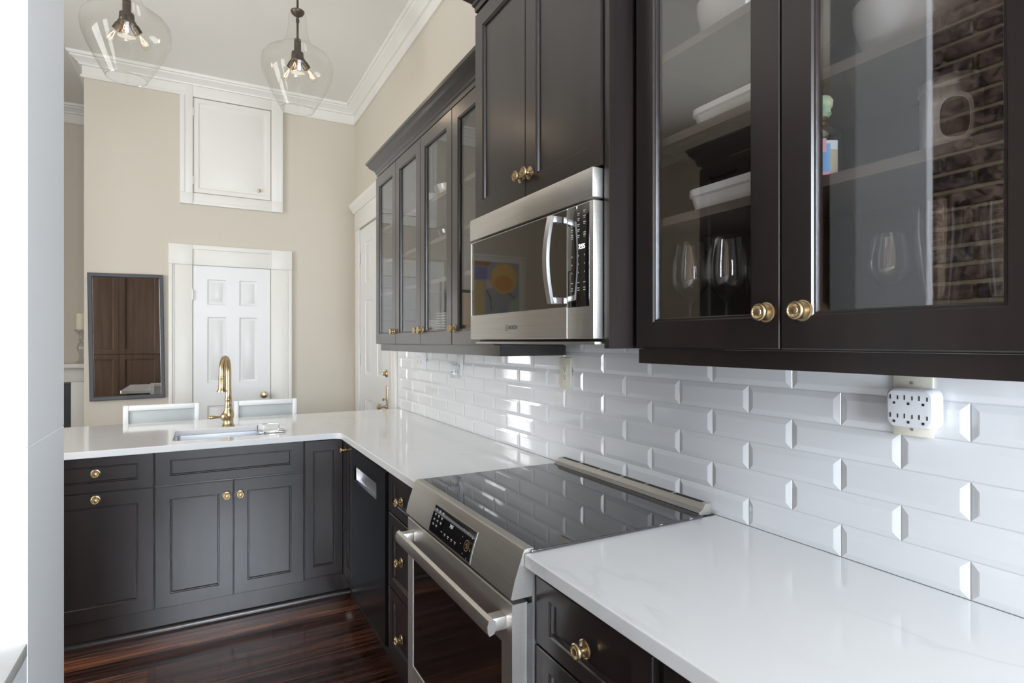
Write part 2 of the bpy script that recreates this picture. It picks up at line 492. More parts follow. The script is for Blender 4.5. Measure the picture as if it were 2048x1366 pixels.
# left (outer) wall with two window openings
def wall_with_windows(name, M, u0, u1, wins, t, mat, label):
    """M(u, v, w): w = 0 room face, w = -t outside"""
    bm = bm_new(); us = sorted([u0, u1] + [a for w in wins for a in (w[0], w[1])])
    for a, b in zip(us, us[1:]):
        hit = [w for w in wins if abs(w[0] - a) < 1e-6]
        segs = [(0, HC)] if not hit else [(0, hit[0][2]), (hit[0][3], HC)]
        for z0, z1 in segs:
            p, q = M(a, z0, 0), M(b, z1, -t); box(bm, p[0], q[0], p[1], q[1], p[2], q[2])
    bmesh.ops.remove_doubles(bm, verts=bm.verts, dist=1e-5)
    return struct(obj(name, bm, mat), label)
def window(n, M, u0, u1, v0, v1, t, label):
    bm = bm_new()
    def b(ua, ub, va, vb, wa, wb, bev=0.003):
        p, q = M(ua, va, wa), M(ub, vb, wb); box(bm, p[0], q[0], p[1], q[1], p[2], q[2], bev)
    for ua, ub in ((u0 - 0.10, u0), (u1, u1 + 0.10)): b(ua, ub, v0 - 0.02, v1 + 0.12, 0, 0.022)
    b(u0, u1, v1, v1 + 0.12, 0, 0.022)
    o = obj('window_%d' % n, bm, 'trim_white'); struct(o, label)
    bm = bm_new(); b(u0 - 0.12, u1 + 0.12, v0 - 0.035, v0, 0, 0.05); obj('window_sill', bm, 'trim_white', o)
    bm = bm_new(); um, vm = (u0 + u1) / 2, (v0 + v1) / 2
    for ua, ub in ((u0, u0 + 0.05), (u1 - 0.05, u1)): b(ua, ub, v0, v1, -0.07, -0.04)
    for va, vb in ((v0, v0 + 0.07), (v1 - 0.05, v1), (vm - 0.025, vm + 0.025)): b(u0 + 0.05, u1 - 0.05, va, vb, -0.07, -0.04)
    for vq in ((v0 + vm) / 2, (v1 + vm) / 2): b(u0 + 0.05, u1 - 0.05, vq - 0.009, vq + 0.009, -0.065, -0.045, 0)
    for k in (1, 2):
        uq = u0 + (u1 - u0) * k / 3; b(uq - 0.009, uq + 0.009, v0 + 0.07, v1 - 0.05, -0.0648, -0.0452, 0)
    obj('sash', bm, 'trim_white', o)
    bm = bm_new(); p, q = M(u0 + 0.04, v0 + 0.04, -0.0565), M(u1 - 0.04, v1 - 0.04, -0.0535); box(bm, p[0], q[0], p[1], q[1], p[2], q[2])
    obj('pane', bm, 'window_glass', o)
    return o
MWR = lambda u, v, w: (-w, u, v)
wall_right = wall_with_windows('wall_right', MWR, YR, YB, [(-1.95, -0.75, 1.05, 2.60)], 0.12, 'wall_paint', 'long beige wall behind the range with white tiled backsplash')  # opening added so the fill light reaches the pier
MLW = lambda u, v, w: (XL + w, u, v)
wall_with_windows('wall_left', MLW, YR, YA, [(0.55, 1.75, 0.55, 2.95), (2.60, 3.80, 0.55, 2.95)], 0.16, 'wall_paint', 'beige outer wall of the dining room')
MRW = lambda u, v, w: (u, YR + w, v)
wall_with_windows('wall_rear', MRW, XL, 0.0, [(-1.65, -0.45, 0.75, 2.75)], 0.16, 'wall_paint', 'beige wall behind the kitchen end')

# crown moulding round the room
CRP = [(0, HC - 0.172), (0.016, HC - 0.172), (0.022, HC - 0.165), (0.022, HC - 0.155), (0.012, HC - 0.150), (0.012, HC - 0.082),
       (0.030, HC - 0.078), (0.033, HC - 0.068), (0.042, HC - 0.060), (0.060, HC - 0.046), (0.078, HC - 0.036), (0.082, HC - 0.026),
       (0.095, HC - 0.022), (0.100, HC - 0.012), (0.100, HC - 0.0005), (0, HC - 0.0005)]
bm = bm_new()
sweep(bm, CRP, [(0, YR), (0, YB), (XB, YB), (XB, YA), (XL, YA), (XL, YR)], 1)
struct(obj('trim_1', bm, 'trim_white'), 'white crown moulding under the ceiling')
# baseboards
BBP = [(0, 0), (0.016, 0), (0.016, 0.15), (0.010, 0.165), (0.006, 0.18), (0, 0.18)]
for nm, path in (('baseboard_back', [(-0.02, YB), (-0.57, YB)]), ('baseboard_corner', [(-1.56, YB), (XB, YB), (XB, YA), (-2.20, YA)]), ('baseboard_left', [(XL, YA), (XL, YR)])):
    bm = bm_new(); sweep(bm, BBP, path, 1); struct(obj(nm, bm, 'trim_white'), 'tall white baseboard')

# ------------------------------------------------------------------ backsplash tiles
TP, TR_ = 0.253, 0.0760
bm = bm_new(); box(bm, -0.0035, 0.0, -0.6, 4.178, 0.914, 1.45)
obj('grout_bed', bm, 'grout', wall_right)
def tile_mesh(L, H):
    b = bm_new(); h0, h1, wv = 0.0035, 0.0095, 0.0125
    M = lambda u, v, w: (-w, u, v)
    R = rect_loops(b, M, [(-L / 2, L / 2, 0, H, 0.003), (-L / 2, L / 2, 0, H, h0 + 0.0008), (-L / 2 + 0.001, L / 2 - 0.001, 0.001, H - 0.001, h0 + 0.002),
                          (-L / 2 + wv, L / 2 - wv, wv, H - wv, h1 - 0.0006), (-L / 2 + wv + 0.003, L / 2 - wv - 0.003, wv + 0.003, H - wv - 0.003, h1)])
    b.faces.new(R[-1]); b.faces.new(R[0])
    me = mesh_from(b, 'tile', True, 5); me.materials.append(MATS['tile_white']); return me
tm = {}
for r in range(7):
    z0 = 0.914 + r * TR_
    ph = 0.542 if r % 2 == 0 else 0.666
    j0 = ph - TP * 5
    k = 0
    while True:
        a, b_ = j0 + k * TP, j0 + (k + 1) * TP
        k += 1
        if a > 4.175: break
        if b_ < -0.55: continue
        lo, hi = max(a, -0.6), min(b_, 4.178)
        L = hi - lo - 0.0018
        if L < 0.03: continue
        key = round(L, 3)
        if key not in tm: tm[key] = tile_mesh(L, TR_ - 0.0016)
        o = place_mesh('tile', tm[key], (0, (lo + hi) / 2, z0 + 0.0008), wall_right)

# ------------------------------------------------------------------ near-left pier, half wall, brick chimney
bm = bm_new()
box(bm, -1.556, -1.520, 1.040, 1.285, 0, 1.2615, 0.0012, 1)
box(bm, -1.556, -1.520, 1.040, 1.285, 1.2615, HC, 0.0012, 1)
struct(obj('wall_pier', bm, 'pier_paint'), 'white plastered pier with a hairline seam at the photo edge')
bm = bm_new(); box(bm, -1.66, -1.5208, -1.2, 1.040, 0, 0.965)
hw = struct(obj('wall_half', bm, 'pier_paint'), 'low white half wall running up to the pier')
bm = bm_new(); box(bm, -1.72, -1.5202, -1.2, 1.0398, 0.965, 0.985, 0.002); obj('window_sill', bm, 'trim_white', hw)
bm = bm_new(); box(bm, -1.98, -1.86, 1.29, 1.60, 0, HC)
struct(obj('wall_stub', bm, 'wall_grey'), 'short grey wall between pier and tall pantry cabinet')
bm = bm_new(); box(bm, -2.75, -2.172, -0.9, 1.60, 0, HC)
chim = struct(obj('wall_brick', bm, 'mortar'), 'old brown brick chimney breast with sandy mortar')
random.seed(11)
brick_ms = []
for i in range(6):
    b = bm_new(); box(b, 0, 0.026, -0.100, 0.100, 0, 0.061, 0.007, 2)
    for v in b.verts:
        v.co.x += random.uniform(-0.003, 0.003); v.co.y += random.uniform(-0.004, 0.004); v.co.z += random.uniform(-0.003, 0.003)
    me = mesh_from(b, 'brick'); me.materials.append(MATS['brick']); brick_ms.append(me)
far_b = bm_new()
for r in range(46):
    z = 0.012 + r * 0.079
    y = 1.595 - (0.103 if r % 2 else 0.0)
    k = 0
    while y - 0.21 > -0.9:
        near = 0.30 < y and 0.75 < z < 2.95
        if near:
            o = place_mesh('brick', random.choice(brick_ms), (-2.174 + random.uniform(-0.003, 0.003), y - 0.105, z), chim)
        else:
            box(far_b, -2.174, -2.150, y - 0.206, y - 0.004, z, z + 0.064)
        y -= 0.218
o = obj('brick_field', far_b, 'brick', chim); o['kind'] = 'stuff'

# ------------------------------------------------------------------ doors in the walls
def six_panel(bm, M, u0, u1, v0, v1, t, rows):
    """slab with raised panels: rows = [(va, vb)], two columns"""
    um = (u0 + u1) / 2; W_ = u1 - u0
    cols = [(u0 + W_ * 0.175, um - W_ * 0.085), (um + W_ * 0.085, u1 - W_ * 0.175)]
    us = sorted([u0, u1] + [a for c in cols for a in c]); vs = sorted([v0, v1] + [a for c in rows for a in c])
    for ua, ub in zip(us, us[1:]):
        for va, vb in zip(vs, vs[1:]):
            isp = any(abs(ua - c[0]) < 1e-6 for c in cols) and any(abs(va - r[0]) < 1e-6 for r in rows)
            if not isp:
                q = [bm.verts.new(M(a, b, t)) for a, b in ((ua, va), (ub, va), (ub, vb), (ua, vb))]; bm.faces.new(q)
            else:
                def ins(i, w): return (ua + i, ub - i, va + i, vb - i, w)
                R = rect_loops(bm, M, [ins(0, t), ins(0.006, t - 0.006), ins(0.016, t - 0.009), ins(0.020, t - 0.009), ins(0.034, t - 0.002)])
                bm.faces.new(R[-1])
    R = rect_loops(bm, M, [(u0, u1, v0, v1, t), (u0, u1, v0, v1, 0)]); bm.faces.new(R[-1])
    bmesh.ops.remove_doubles(bm, verts=bm.verts, dist=1e-5)

def mbox(bm, M, u0, u1, v0, v1, w0, w1, bev=0.0):
    p, q = M(u0, v0, w0), M(u1, v1, w1); box(bm, p[0], q[0], p[1], q[1], p[2], q[2], bev)

# closet door in the back wall
M = FY(YB)
bm = bm_new(); six_panel(bm, M, -1.362, -0.757, 0.012, 2.058, 0.012, [(0.22, 0.86), (1.055, 1.622), (1.725, 1.945)])
d1 = struct(obj('door_1', bm, 'door_white'), 'white six-panel closet door in the back wall')
cas = lambda: bm_new()
for ua, ub in ((-1.542, -1.368), (-0.751, -0.576)):
    bm = bm_new(); mbox(bm, M, ua, ub, 0, 2.062, 0, 0.020, 0.002)
    e = ua if ua < -1 else ub - 0.03
    mbox(bm, M, e, e + 0.03, 0, 2.062, 0.0202, 0.030, 0.003); mbox(bm, M, e + (0.034 if ua < -1 else -0.010), e + (0.042 if ua < -1 else -0.004), 0, 2.062, 0.0202, 0.025, 0.002)
    obj('casing', bm, 'trim_white', d1)
bm = bm_new()
mbox(bm, M, -1.542, -1.368, 2.062, 2.232, 0, 0.032, 0.002); mbox(bm, M, -0.751, -0.576, 2.062, 2.232, 0, 0.032, 0.002)
mbox(bm, M, -1.368, -0.751, 2.062, 2.232, 0, 0.020, 0.002); mbox(bm, M, -1.368, -0.751, 2.195, 2.232, 0.0202, 0.030, 0.003)
obj('head_casing', bm, 'trim_white', d1)
for z in (1.81, 0.32):
    bm = bm_new(); tube(bm, [(-1.366, YB - 0.026, z - 0.045), (-1.366, YB - 0.026, z + 0.045)], 0.0075, 10)
    mbox(bm, M, -1.366, -1.345, z - 0.042, z + 0.042, 0.0125, 0.016); obj('hinge', bm, 'trim_white', d1)
bm = bm_new(); lathe(bm, [(0, 0), (0.031, 0), (0.031, 0.005), (0.013, 0.010), (0.011, 0.028), (0.022, 0.036), (0.028, 0.050), (0.025, 0.062), (0.012, 0.066), (0, 0.066)], (-0.812, YB - 0.012, 0.937), 'y-', 28)
obj('knob', bm, 'brass_pale', d1, angle=50)

# high hatch above it
bm = bm_new()
mbox(bm, M, -1.459, -1.365, 2.672, 3.580, 0, 0.027, 0.002); mbox(bm, M, -0.749, -0.653, 2.672, 3.580, 0, 0.027, 0.002)
for ua, ub in ((-1.459, -1.424), (-0.688, -0.653)): mbox(bm, M, ua, ub, 2.672, 3.489, 0.0272, 0.033, 0.002)
mbox(bm, M, -1.459, -1.365, 2.576, 2.672, 0, 0.031, 0.002); mbox(bm, M, -0.749, -0.653, 2.576, 2.672, 0, 0.031, 0.002)
mbox(bm, M, -1.365, -0.749, 2.576, 2.672, 0, 0.020, 0.002); mbox(bm, M, -1.365, -0.749, 2.576, 2.606, 0.0202, 0.026, 0.002)
mbox(bm, M, -1.3648, -0.7492, 3.487, 3.580, 0.0, 0.025, 0.002)
d3 = struct(obj('door_2', bm, 'trim_white'), 'small white access hatch high on the back wall')
bm = bm_new()
def ins(i, w): return (-1.358 + i, -0.756 - i, 2.680 + i, 3.480 - i, w)
R = rect_loops(bm, M, [ins(0, 0), ins(0, 0.014), ins(0.035, 0.014), ins(0.042, 0.006), ins(0.054, 0.006), ins(0.07, 0.012)]); bm.faces.new(R[-1])
hd = obj('hatch_door', bm, 'trim_white', d3)
bm = bm_new(); lathe(bm, [(0, 0), (0.012, 0), (0.012, 0.003), (0.006, 0.006), (0.006, 0.012), (0.013, 0.018), (0.013, 0.023), (0.006, 0.027), (0, 0.027)], (-0.849, YB - 0.012, 2.752), 'y-', 20)
obj('knob', bm, 'brass', hd)
for z in (3.36, 2.78):
    bm = bm_new(); tube(bm, [(-1.3615, YB - 0.018, z - 0.035), (-1.3615, YB - 0.018, z + 0.035)], 0.006, 8); obj('hinge', bm, 'trim_white', hd)

# entrance door in the right wall
M = FX(0.0)
bm = bm_new(); six_panel(bm, M, 4.335, 5.300, 0.012, 2.440, 0.010, [(0.22, 0.90), (1.12, 1.78), (1.94, 2.30)])
d2 = struct(obj('door_3', bm, 'door_white'), 'tall white entrance door beyond the tiled wall')
for ua, ub in ((4.182, 4.330), (5.305, 5.455)):
    bm = bm_new(); mbox(bm, M, ua, ub, 0, 2.450, 0, 0.026, 0.003)
    mbox(bm, M, ua + 0.05, ub - 0.05, 0.2, 2.43, 0.0262, 0.032, 0.003); obj('casing', bm, 'trim_white', d2)
bm = bm_new(); mbox(bm, M, 4.182, 5.455, 2.450, 2.620, 0, 0.030, 0.003)
prism(bm, [(0, 2.62), (0.035, 2.62), (0.04, 2.635), (0.05, 2.65), (0.068, 2.672), (0.075, 2.69), (0.075, 2.70), (0, 2.70)],
      lambda p, k: (-p[0], 4.145 if k == 0 else 5.495, p[1]))
obj('head_casing', bm, 'trim_white', d2)
for z in (2.18, 1.25, 0.3):
    bm = bm_new(); tube(bm, [(-0.02, 5.302, z - 0.05), (-0.02, 5.302, z + 0.05)], 0.008, 10); obj('hinge', bm, 'trim_white', d2)
bm = bm_new(); lathe(bm, [(0, 0), (0.030, 0), (0.030, 0.006), (0.024, 0.012), (0.016, 0.016), (0.016, 0.022), (0, 0.022)], (-0.010, 4.45, 1.157), 'x-', 24)
box(bm, -0.050, -0.030, 4.446, 4.454, 1.143, 1.171, 0.002); obj('deadbolt', bm, 'brass', d2)
bm = bm_new(); box(bm, -0.016, -0.010, 4.412, 4.462, 0.86, 1.062, 0.003); pl = obj('lock_plate', bm, 'brass_pale', d2)
bm = bm_new(); lathe(bm, [(0, 0), (0.013, 0), (0.010, 0.012), (0.008, 0.04), (0.018, 0.046), (0.026, 0.056), (0.026, 0.068), (0.016, 0.074), (0, 0.074)], (-0.016, 4.437, 0.895), 'x-', 24); obj('knob', bm, 'brass', pl, angle=50)
bm = bm_new(); lathe(bm, [(0, 0), (0.008, 0), (0.006, 0.02), (0.012, 0.026), (0.012, 0.032), (0, 0.034)], (-0.016, 4.437, 0.955), 'x-', 16); obj('thumb_turn', bm, 'brass', pl)
bm = bm_new(); box(bm, -0.024, -0.010, 4.650, 4.672, 1.60, 1.642, 0.002); obj('latch', bm, 'bronze', d2)

# ------------------------------------------------------------------ worktops
def arc(cx, cy, r, a0, a1, n=8): return [(cx + r * math.cos(math.radians(a0 + (a1 - a0) * i / n)), cy + r * math.sin(math.radians(a0 + (a1 - a0) * i / n))) for i in range(n + 1)]
XP = -2.02
def rrect(x0, x1, y0, y1, r):
    return arc(x1 - r, y0 + r, r, -90, 0, 4) + arc(x1 - r, y1 - r, r, 0, 90, 4) + arc(x0 + r, y1 - r, r, 90, 180, 4) + arc(x0 + r, y0 + r, r, 180, 270, 4)
bm = bm_new()
outer = [(-0.0035, 1.9378), (-0.0035, 4.14)] + arc(XP + 0.02, 4.12, 0.02, 90, 180, 4) + arc(XP + 0.02, 3.21, 0.02, 180, 270, 4) + list(reversed(arc(-0.677, 3.15, 0.040, 0, 90, 8)))[0:] + [(-0.637, 1.9378)]
poly_slab(bm, outer, [rrect(-1.43, -0.975, 3.315, 3.70, 0.03)], 0.882, 0.914, 0.003)
tag(obj('worktop', bm, 'quartz', angle=12), 'white quartz worktop turning from the tiled wall onto the sink peninsula', 'worktop')
bm = bm_new(); poly_slab(bm, [(-0.0035, -0.6), (-0.0035, 1.1622), (-0.637, 1.1622), (-0.637, -0.6)], [], 0.882, 0.914, 0.003)
tag(obj('worktop', bm, 'quartz', angle=12), 'white quartz worktop in the near corner beside the range', 'worktop')

# ------------------------------------------------------------------ base cabinets
ZB, ZT = 0.122, 0.8805
PY = 3.225                                   # front face of the peninsula doors
def carc(name, x0, x1, y0, y1, z0, z1, parent, mat='espresso'):
    bm = bm_new(); box(bm, x0, x1, y0, y1, z0, z1); return obj(name, bm, mat, parent)
MP = FY(PY + 0.020)
t = thing('base_cabinet', (-1.75, 3.5, 0.0), 'dark base cabinet with drawer and pull-out front at the peninsula end', 'cabinet')
carc('body', XP + 0.03, -1.5025, PY + 0.021, 3.86, ZB, ZT, t)
door(t, MP, XP + 0.03, -1.5045, 0.717, 0.878, su=0.062, sv=0.042, name='drawer', kn=(-1.729, 0.804), ax='y-')
door(t, MP, XP + 0.03, -1.5045, ZB + 0.003, 0.711, su=0.062, sv=0.062, name='door', kn=(-1.729, 0.683), ax='y-')
t = thing('base_cabinet', (-1.16, 3.5, 0.0), 'dark double-door sink base cabinet under the brass faucet', 'cabinet')
carc('body', -1.5005, -0.8185, PY + 0.021, 3.28, ZB, ZT, t)
bm = bm_new(); box(bm, -1.5005, -1.482, 3.2805, 3.86, ZB, ZT); obj('side_panel', bm, 'espresso', t)
bm = bm_new(); box(bm, -0.8365, -0.8185, 3.2805, 3.86, ZB, ZT); obj('side_panel', bm, 'espresso', t)
bm = bm_new(); box(bm, -1.4815, -0.837, 3.842, 3.86, ZB, ZT); obj('back_panel', bm, 'espresso', t)
door(t, MP, -1.4985, -0.8205, 0.717, 0.878, su=0.062, sv=0.042, name='false_drawer_front')
door(t, MP, -1.4985, -1.1610, ZB + 0.003, 0.709, su=0.062, sv=0.062, kn=(-1.190, 0.634), ax='y-')
door(t, MP, -1.1570, -0.8205, ZB + 0.003, 0.709, su=0.062, sv=0.062, kn=(-1.128, 0.634), ax='y-')
t = thing('corner_cabinet', (-0.71, 3.5, 0.0), 'narrow dark corner cabinet panel between sink base and dishwasher', 'cabinet')
carc('body', -0.8165, -0.590, PY + 0.021, 3.86, ZB, ZT, t)
door(t, MP, -0.8140, -0.6150, ZB + 0.010, 0.874, su=0.042, sv=0.058)
bm = bm_new(); mx_, my_ = -0.590, 3.2435
box(bm, -0.614, -0.590, 3.2110, 3.2445, ZB, 0.874); obj('corner_post', bm, 'espresso', t)

XF = -0.610                                  # front face of the right-hand run
MR = FX(XF + 0.020)
t = thing('corner_cabinet', (-0.3, 3.10, 0.0), 'slim dark corner cabinet door with brass knob beside the dishwasher', 'cabinet')
carc('body', XF + 0.021, -0.01, 3.004, 3.207, ZB, ZT, t)
door(t, MR, 3.006, 3.207, ZB + 0.003, 0.874, su=0.045, sv=0.058, kn=(3.186, 0.818))
t = thing('drawer_cabinet', (-0.3, 2.15, 0.0), 'dark three-drawer cabinet between dishwasher and range', 'cabinet')
carc('body', XF + 0.021, -0.01, 1.942, 2.366, ZB, ZT, t)
for a, b, kz in ((0.702, 0.872, 0.778), (0.390, 0.696, 0.540), (ZB + 0.003, 0.384, 0.236)):
    door(t, MR, 1.944, 2.364, a, b, su=0.055, sv=0.042, name='drawer', kn=(2.185, kz))
t = thing('drawer_cabinet', (-0.3, 0.96, 0.0), 'dark drawer cabinet under the near worktop beside the range', 'cabinet')
carc('body', XF + 0.021, -0.01, 0.757, 1.1595, ZB, ZT, t)
for a, b, kz in ((0.702, 0.860, 0.779), (0.390, 0.696, 0.540), (ZB + 0.003, 0.384, 0.236)):
    door(t, MR, 0.760, 1.1565, a, b, su=0.055, sv=0.038, name='drawer', kn=(0.960, kz))
bm = bm_new(); box(bm, XF + 0.021, XF + 0.004, 0.757, 1.1595, 0.8625, ZT); obj('face_rail', bm, 'espresso', t)
t = thing('base_cabinet', (-0.3, 0.3, 0.0), 'dark base cabinet in the nearest corner under the worktop', 'cabinet')
carc('body', XF + 0.021, -0.01, -0.58, 0.755, ZB, ZT, t)
door(t, MR, 0.09, 0.715, ZB + 0.003, 0.860, su=0.058, sv=0.058)
door(t, MR, -0.56, 0.085, ZB + 0.003, 0.860, su=0.058, sv=0.058)

# plinth boards with shoe moulding
bm = bm_new(); box(bm, XP + 0.05, -0.555, 3.272, 3.288, 0.0, 0.1215)
p = tag(obj('plinth_board', bm, 'espresso'), 'dark plinth board with rounded shoe moulding below the sink cabinets', 'plinth')
bm = bm_new()
prism(bm, [(0, 0)] + [(0.020 * math.cos(a * PI / 16), 0.022 * math.sin(a * PI / 16)) for a in range(9)], lambda q, k: ((XP + 0.05, -0.557)[k], 3.2718 - q[0], q[1] + 0.0002))
obj('shoe_moulding', bm, 'espresso', p)
bm = bm_new(); box(bm, -0.565, -0.550, 1.94, 3.268, 0.0, 0.114)
tag(obj('plinth_board', bm, 'espresso'), 'dark plinth board below the dishwasher run', 'plinth')
bm = bm_new(); box(bm, -0.565, -0.550, -0.58, 1.158, 0.0, 0.1215)
tag(obj('plinth_board', bm, 'espresso'), 'dark plinth board below the near drawer cabinet', 'plinth')

# ------------------------------------------------------------------ dishwasher
t = thing('dishwasher', (-0.3, 2.685, 0.0), 'black stainless dishwasher with recessed pocket handle', 'dishwasher')
carc('tub', -0.590, -0.03, 2.375, 2.998, 0.116, 0.876, t, 'black_plastic')
MD = FX(-0.592)
bm = bm_new()
R = rect_loops(bm, MD, [(2.374, 2.999, 0.118, 0.866, 0), (2.374, 2.999, 0.118, 0.866, 0.020), (2.380, 2.993, 0.124, 0.860, 0.027),
                        (2.520, 2.935, 0.708, 0.780, 0.027), (2.524, 2.931, 0.712, 0.776, 0.020)])
bmesh.ops.bevel(bm, geom=[e for e in bm.edges if e.is_manifold and abs(e.verts[0].co.x - e.verts[1].co.x) > 0.006 and abs(e.verts[0].co.y - e.verts[1].co.y) < 0.01], offset=0.004, segments=2, affect='EDGES')
dd = obj('door', bm, 'black_steel', t)
bm = bm_new()
prism(bm, [(0.0195, 0.713), (0.016, 0.713), (0.008, 0.716), (0.003, 0.726), (0.001, 0.745), (0.001, 0.775), (-0.001, 0.775), (-0.001, 0.712)], lambda q, k: (-0.592 - q[0], (2.525, 2.930)[k], q[1]))
box(bm, -0.611, -0.592, 2.5245, 2.530, 0.713, 0.775); box(bm, -0.611, -0.592, 2.925, 2.9305, 0.713, 0.775)
obj('pocket_handle', bm, 'steel_bright', dd)

# ------------------------------------------------------------------ range
t = thing('range', (-0.33, 1.55, 0.0), 'stainless slide-in electric range with black glass cooktop', 'range')
carc('body', -0.615, -0.012, 1.1645, 1.9355, 0.03, 0.9055, t, 'steel')
bm = bm_new(); box(bm, -0.622, -0.062, 1.1545, 1.9455, 0.9150, 0.9215, 0.002); obj('cooktop_glass', bm, 'cook_glass', t, smooth=False)
bm = bm_new()
prism(bm, [(-0.010, 0.915), (-0.061, 0.915), (-0.061, 0.923), (-0.045, 0.932), (-0.036, 0.946), (-0.010, 0.946)], lambda q, k: (q[0], (1.172, 1.932)[k], q[1]))
vt = obj('rear_vent', bm, 'steel', t)
for k in range(6):
    y0 = 1.190 + k * 0.123
    for j in range(3):
        x = -0.0165 - j * 0.0062
        bm = bm_new(); box(bm, x - 0.0034, x, y0, y0 + 0.112, 0.9455, 0.9467); obj('vent_slot', bm, 'slot_dark', vt)
bm = bm_new(); box(bm, -0.061, -0.0605, 1.172, 1.932, 0.9216, 0.9232); obj('rear_trim', bm, 'black_plastic', vt)
CP = [(-0.612, 0.908), (-0.612, 0.9235), (-0.630, 0.9240), (-0.637, 0.9215), (-0.641, 0.914), (-0.645, 0.902), (-0.652, 0.884), (-0.662, 0.856), (-0.669, 0.830), (-0.6725, 0.8125), (-0.668, 0.810), (-0.616, 0.810)]
bm = bm_new(); prism(bm, CP, lambda q, k: (q[0], (1.1640, 1.9360)[k], q[1]))
cp = obj('control_panel', bm, 'steel', t, angle=25)
# display glass lying on the sloped panel
def on_panel(z, off):
    pts = [(p[1], p[0]) for p in CP[4:10]]
    for (za, xa), (zb, xb) in zip(pts, pts[1:]):
        if zb <= z <= za:
            f_ = (za - z) / (za - zb); return xa + (xb - xa) * f_ - off
    return pts[-1][1] - off
zs = [0.898, 0.884, 0.870, 0.856, 0.843, 0.830, 0.820]
def panel_patch(bm, y0, y1, za, zb, off0, off1):
    zz = [za + (zb - za) * i / 5 for i in range(6)]
    prof = [(on_panel(z, off1), z) for z in zz] + [(on_panel(z, off0), z) for z in reversed(zz)]
    prism(bm, prof, lambda q, k: (q[0], (y0, y1)[k], q[1]))
bm = bm_new(); panel_patch(bm, 1.396, 1.712, 0.897, 0.815, -0.001, 0.0008); obj('bezel', bm, 'steel_bright', cp)
bm = bm_new(); panel_patch(bm, 1.401, 1.707, 0.8955, 0.8185, 0.0006, 0.0014); dg = obj('display_glass', bm, 'black_glass', cp)
bm = bm_new()
for i, z in enumerate((0.888, 0.874, 0.860, 0.846)):
    for j in range(3):
        if i == 3 and j == 2: continue
        y0 = 1.690 - j * 0.026; panel_patch(bm, y0 - 0.011, y0, z, z - 0.0022, 0.0014, 0.0017); panel_patch(bm, y0 - 0.009, y0 - 0.002, z - 0.004, z - 0.0056, 0.0014, 0.0017)
for k in range(5):
    y0 = 1.618 - k * 0.026; panel_patch(bm, y0 - 0.011, y0, 0.840, 0.838, 0.0014, 0.0017)
    if k: panel_patch(bm, y0 - 0.009, y0 - 0.002, 0.8355, 0.834, 0.0014, 0.0017)
for k, (yy, z) in enumerate(((1.475, 0.885), (1.445, 0.882), (1.415, 0.878), (1.472, 0.866), (1.474, 0.848), (1.452, 0.828), (1.425, 0.823), (1.412, 0.846))):
    panel_patch(bm, yy - 0.003, yy, z, z - 0.002, 0.0014, 0.0017)
obj('key_print', bm, 'print_white', dg)['kind'] = 'stuff'
nrm = Vector((on_panel(0.86, 0) - on_panel(0.85, 0), 0, 0.01)).normalized()
bm = bm_new()
c0 = Vector((on_panel(0.852, 0.0016), 1.435, 0.852))
for r0, r1 in ((0.0135, 0.0150), (0.0, 0.0085)):
    for k in range(24 if r0 else 20):
        a0, a1 = 2 * PI * k / 24, 2 * PI * (k + 1) / 24
        q = [c0 + Vector((0, 1, 0)) * math.cos(a) * r + nrm * math.sin(a) * r for a, r in ((a0, r0), (a0, r1), (a1, r1), (a1, r0))]
        if r0: bm.faces.new([bm.verts.new(v) for v in q])
        elif k % 3 == 0: bm.faces.new([bm.verts.new(v) for v in q[:3]])
obj('dial_print', bm, 'print_gold', dg)
lettering('clock_digits', '7:57', 0.014, (on_panel(0.868, 0.0017), 1.555, 0.868), (0, -1, 0), nrm, 'display_dim', dg)
# oven door
bm = bm_new(); MO = FX(-0.628)
R = rect_loops(bm, MO, [(1.166, 1.934, 0.190, 0.798, 0), (1.166, 1.934, 0.190, 0.798, 0.036), (1.169, 1.931, 0.193, 0.795, 0.039),
                        (1.222, 1.880, 0.300, 0.690, 0.039), (1.224, 1.878, 0.302, 0.688, 0.034)])
od = obj('oven_door', bm, 'steel', t)
bm = bm_new(); mbox(bm, MO, 1.2235, 1.8785, 0.3015, 0.6885, 0.0, 0.0365); obj('window_glass', bm, 'oven_glass', od)
bm = bm_new()
hp = [(0.0, 0.0)] 
prism(bm, [(0.0, 0.728), (0.012, 0.724), (0.017, 0.734), (0.018, 0.748), (0.014, 0.760), (0.004, 0.764), (-0.004, 0.756), (-0.005, 0.738)], lambda q, k: (-0.702 - q[0], (1.192, 1.908)[k], q[1]))
for yy in (1.197, 1.868): box(bm, -0.706, -0.6665, yy, yy + 0.034, 0.729, 0.761, 0.003)
obj('handle', bm, 'steel', od, angle=40)
bm = bm_new(); box(bm, -0.660, -0.625, 1.167, 1.933, 0.035, 0.178, 0.003); obj('warming_drawer', bm, 'steel', t)
bm = bm_new(); box(bm, -0.632, -0.6155, 1.1625, 1.1650, 0.05, 0.795); obj('side_flange', bm, 'steel_bright', t)

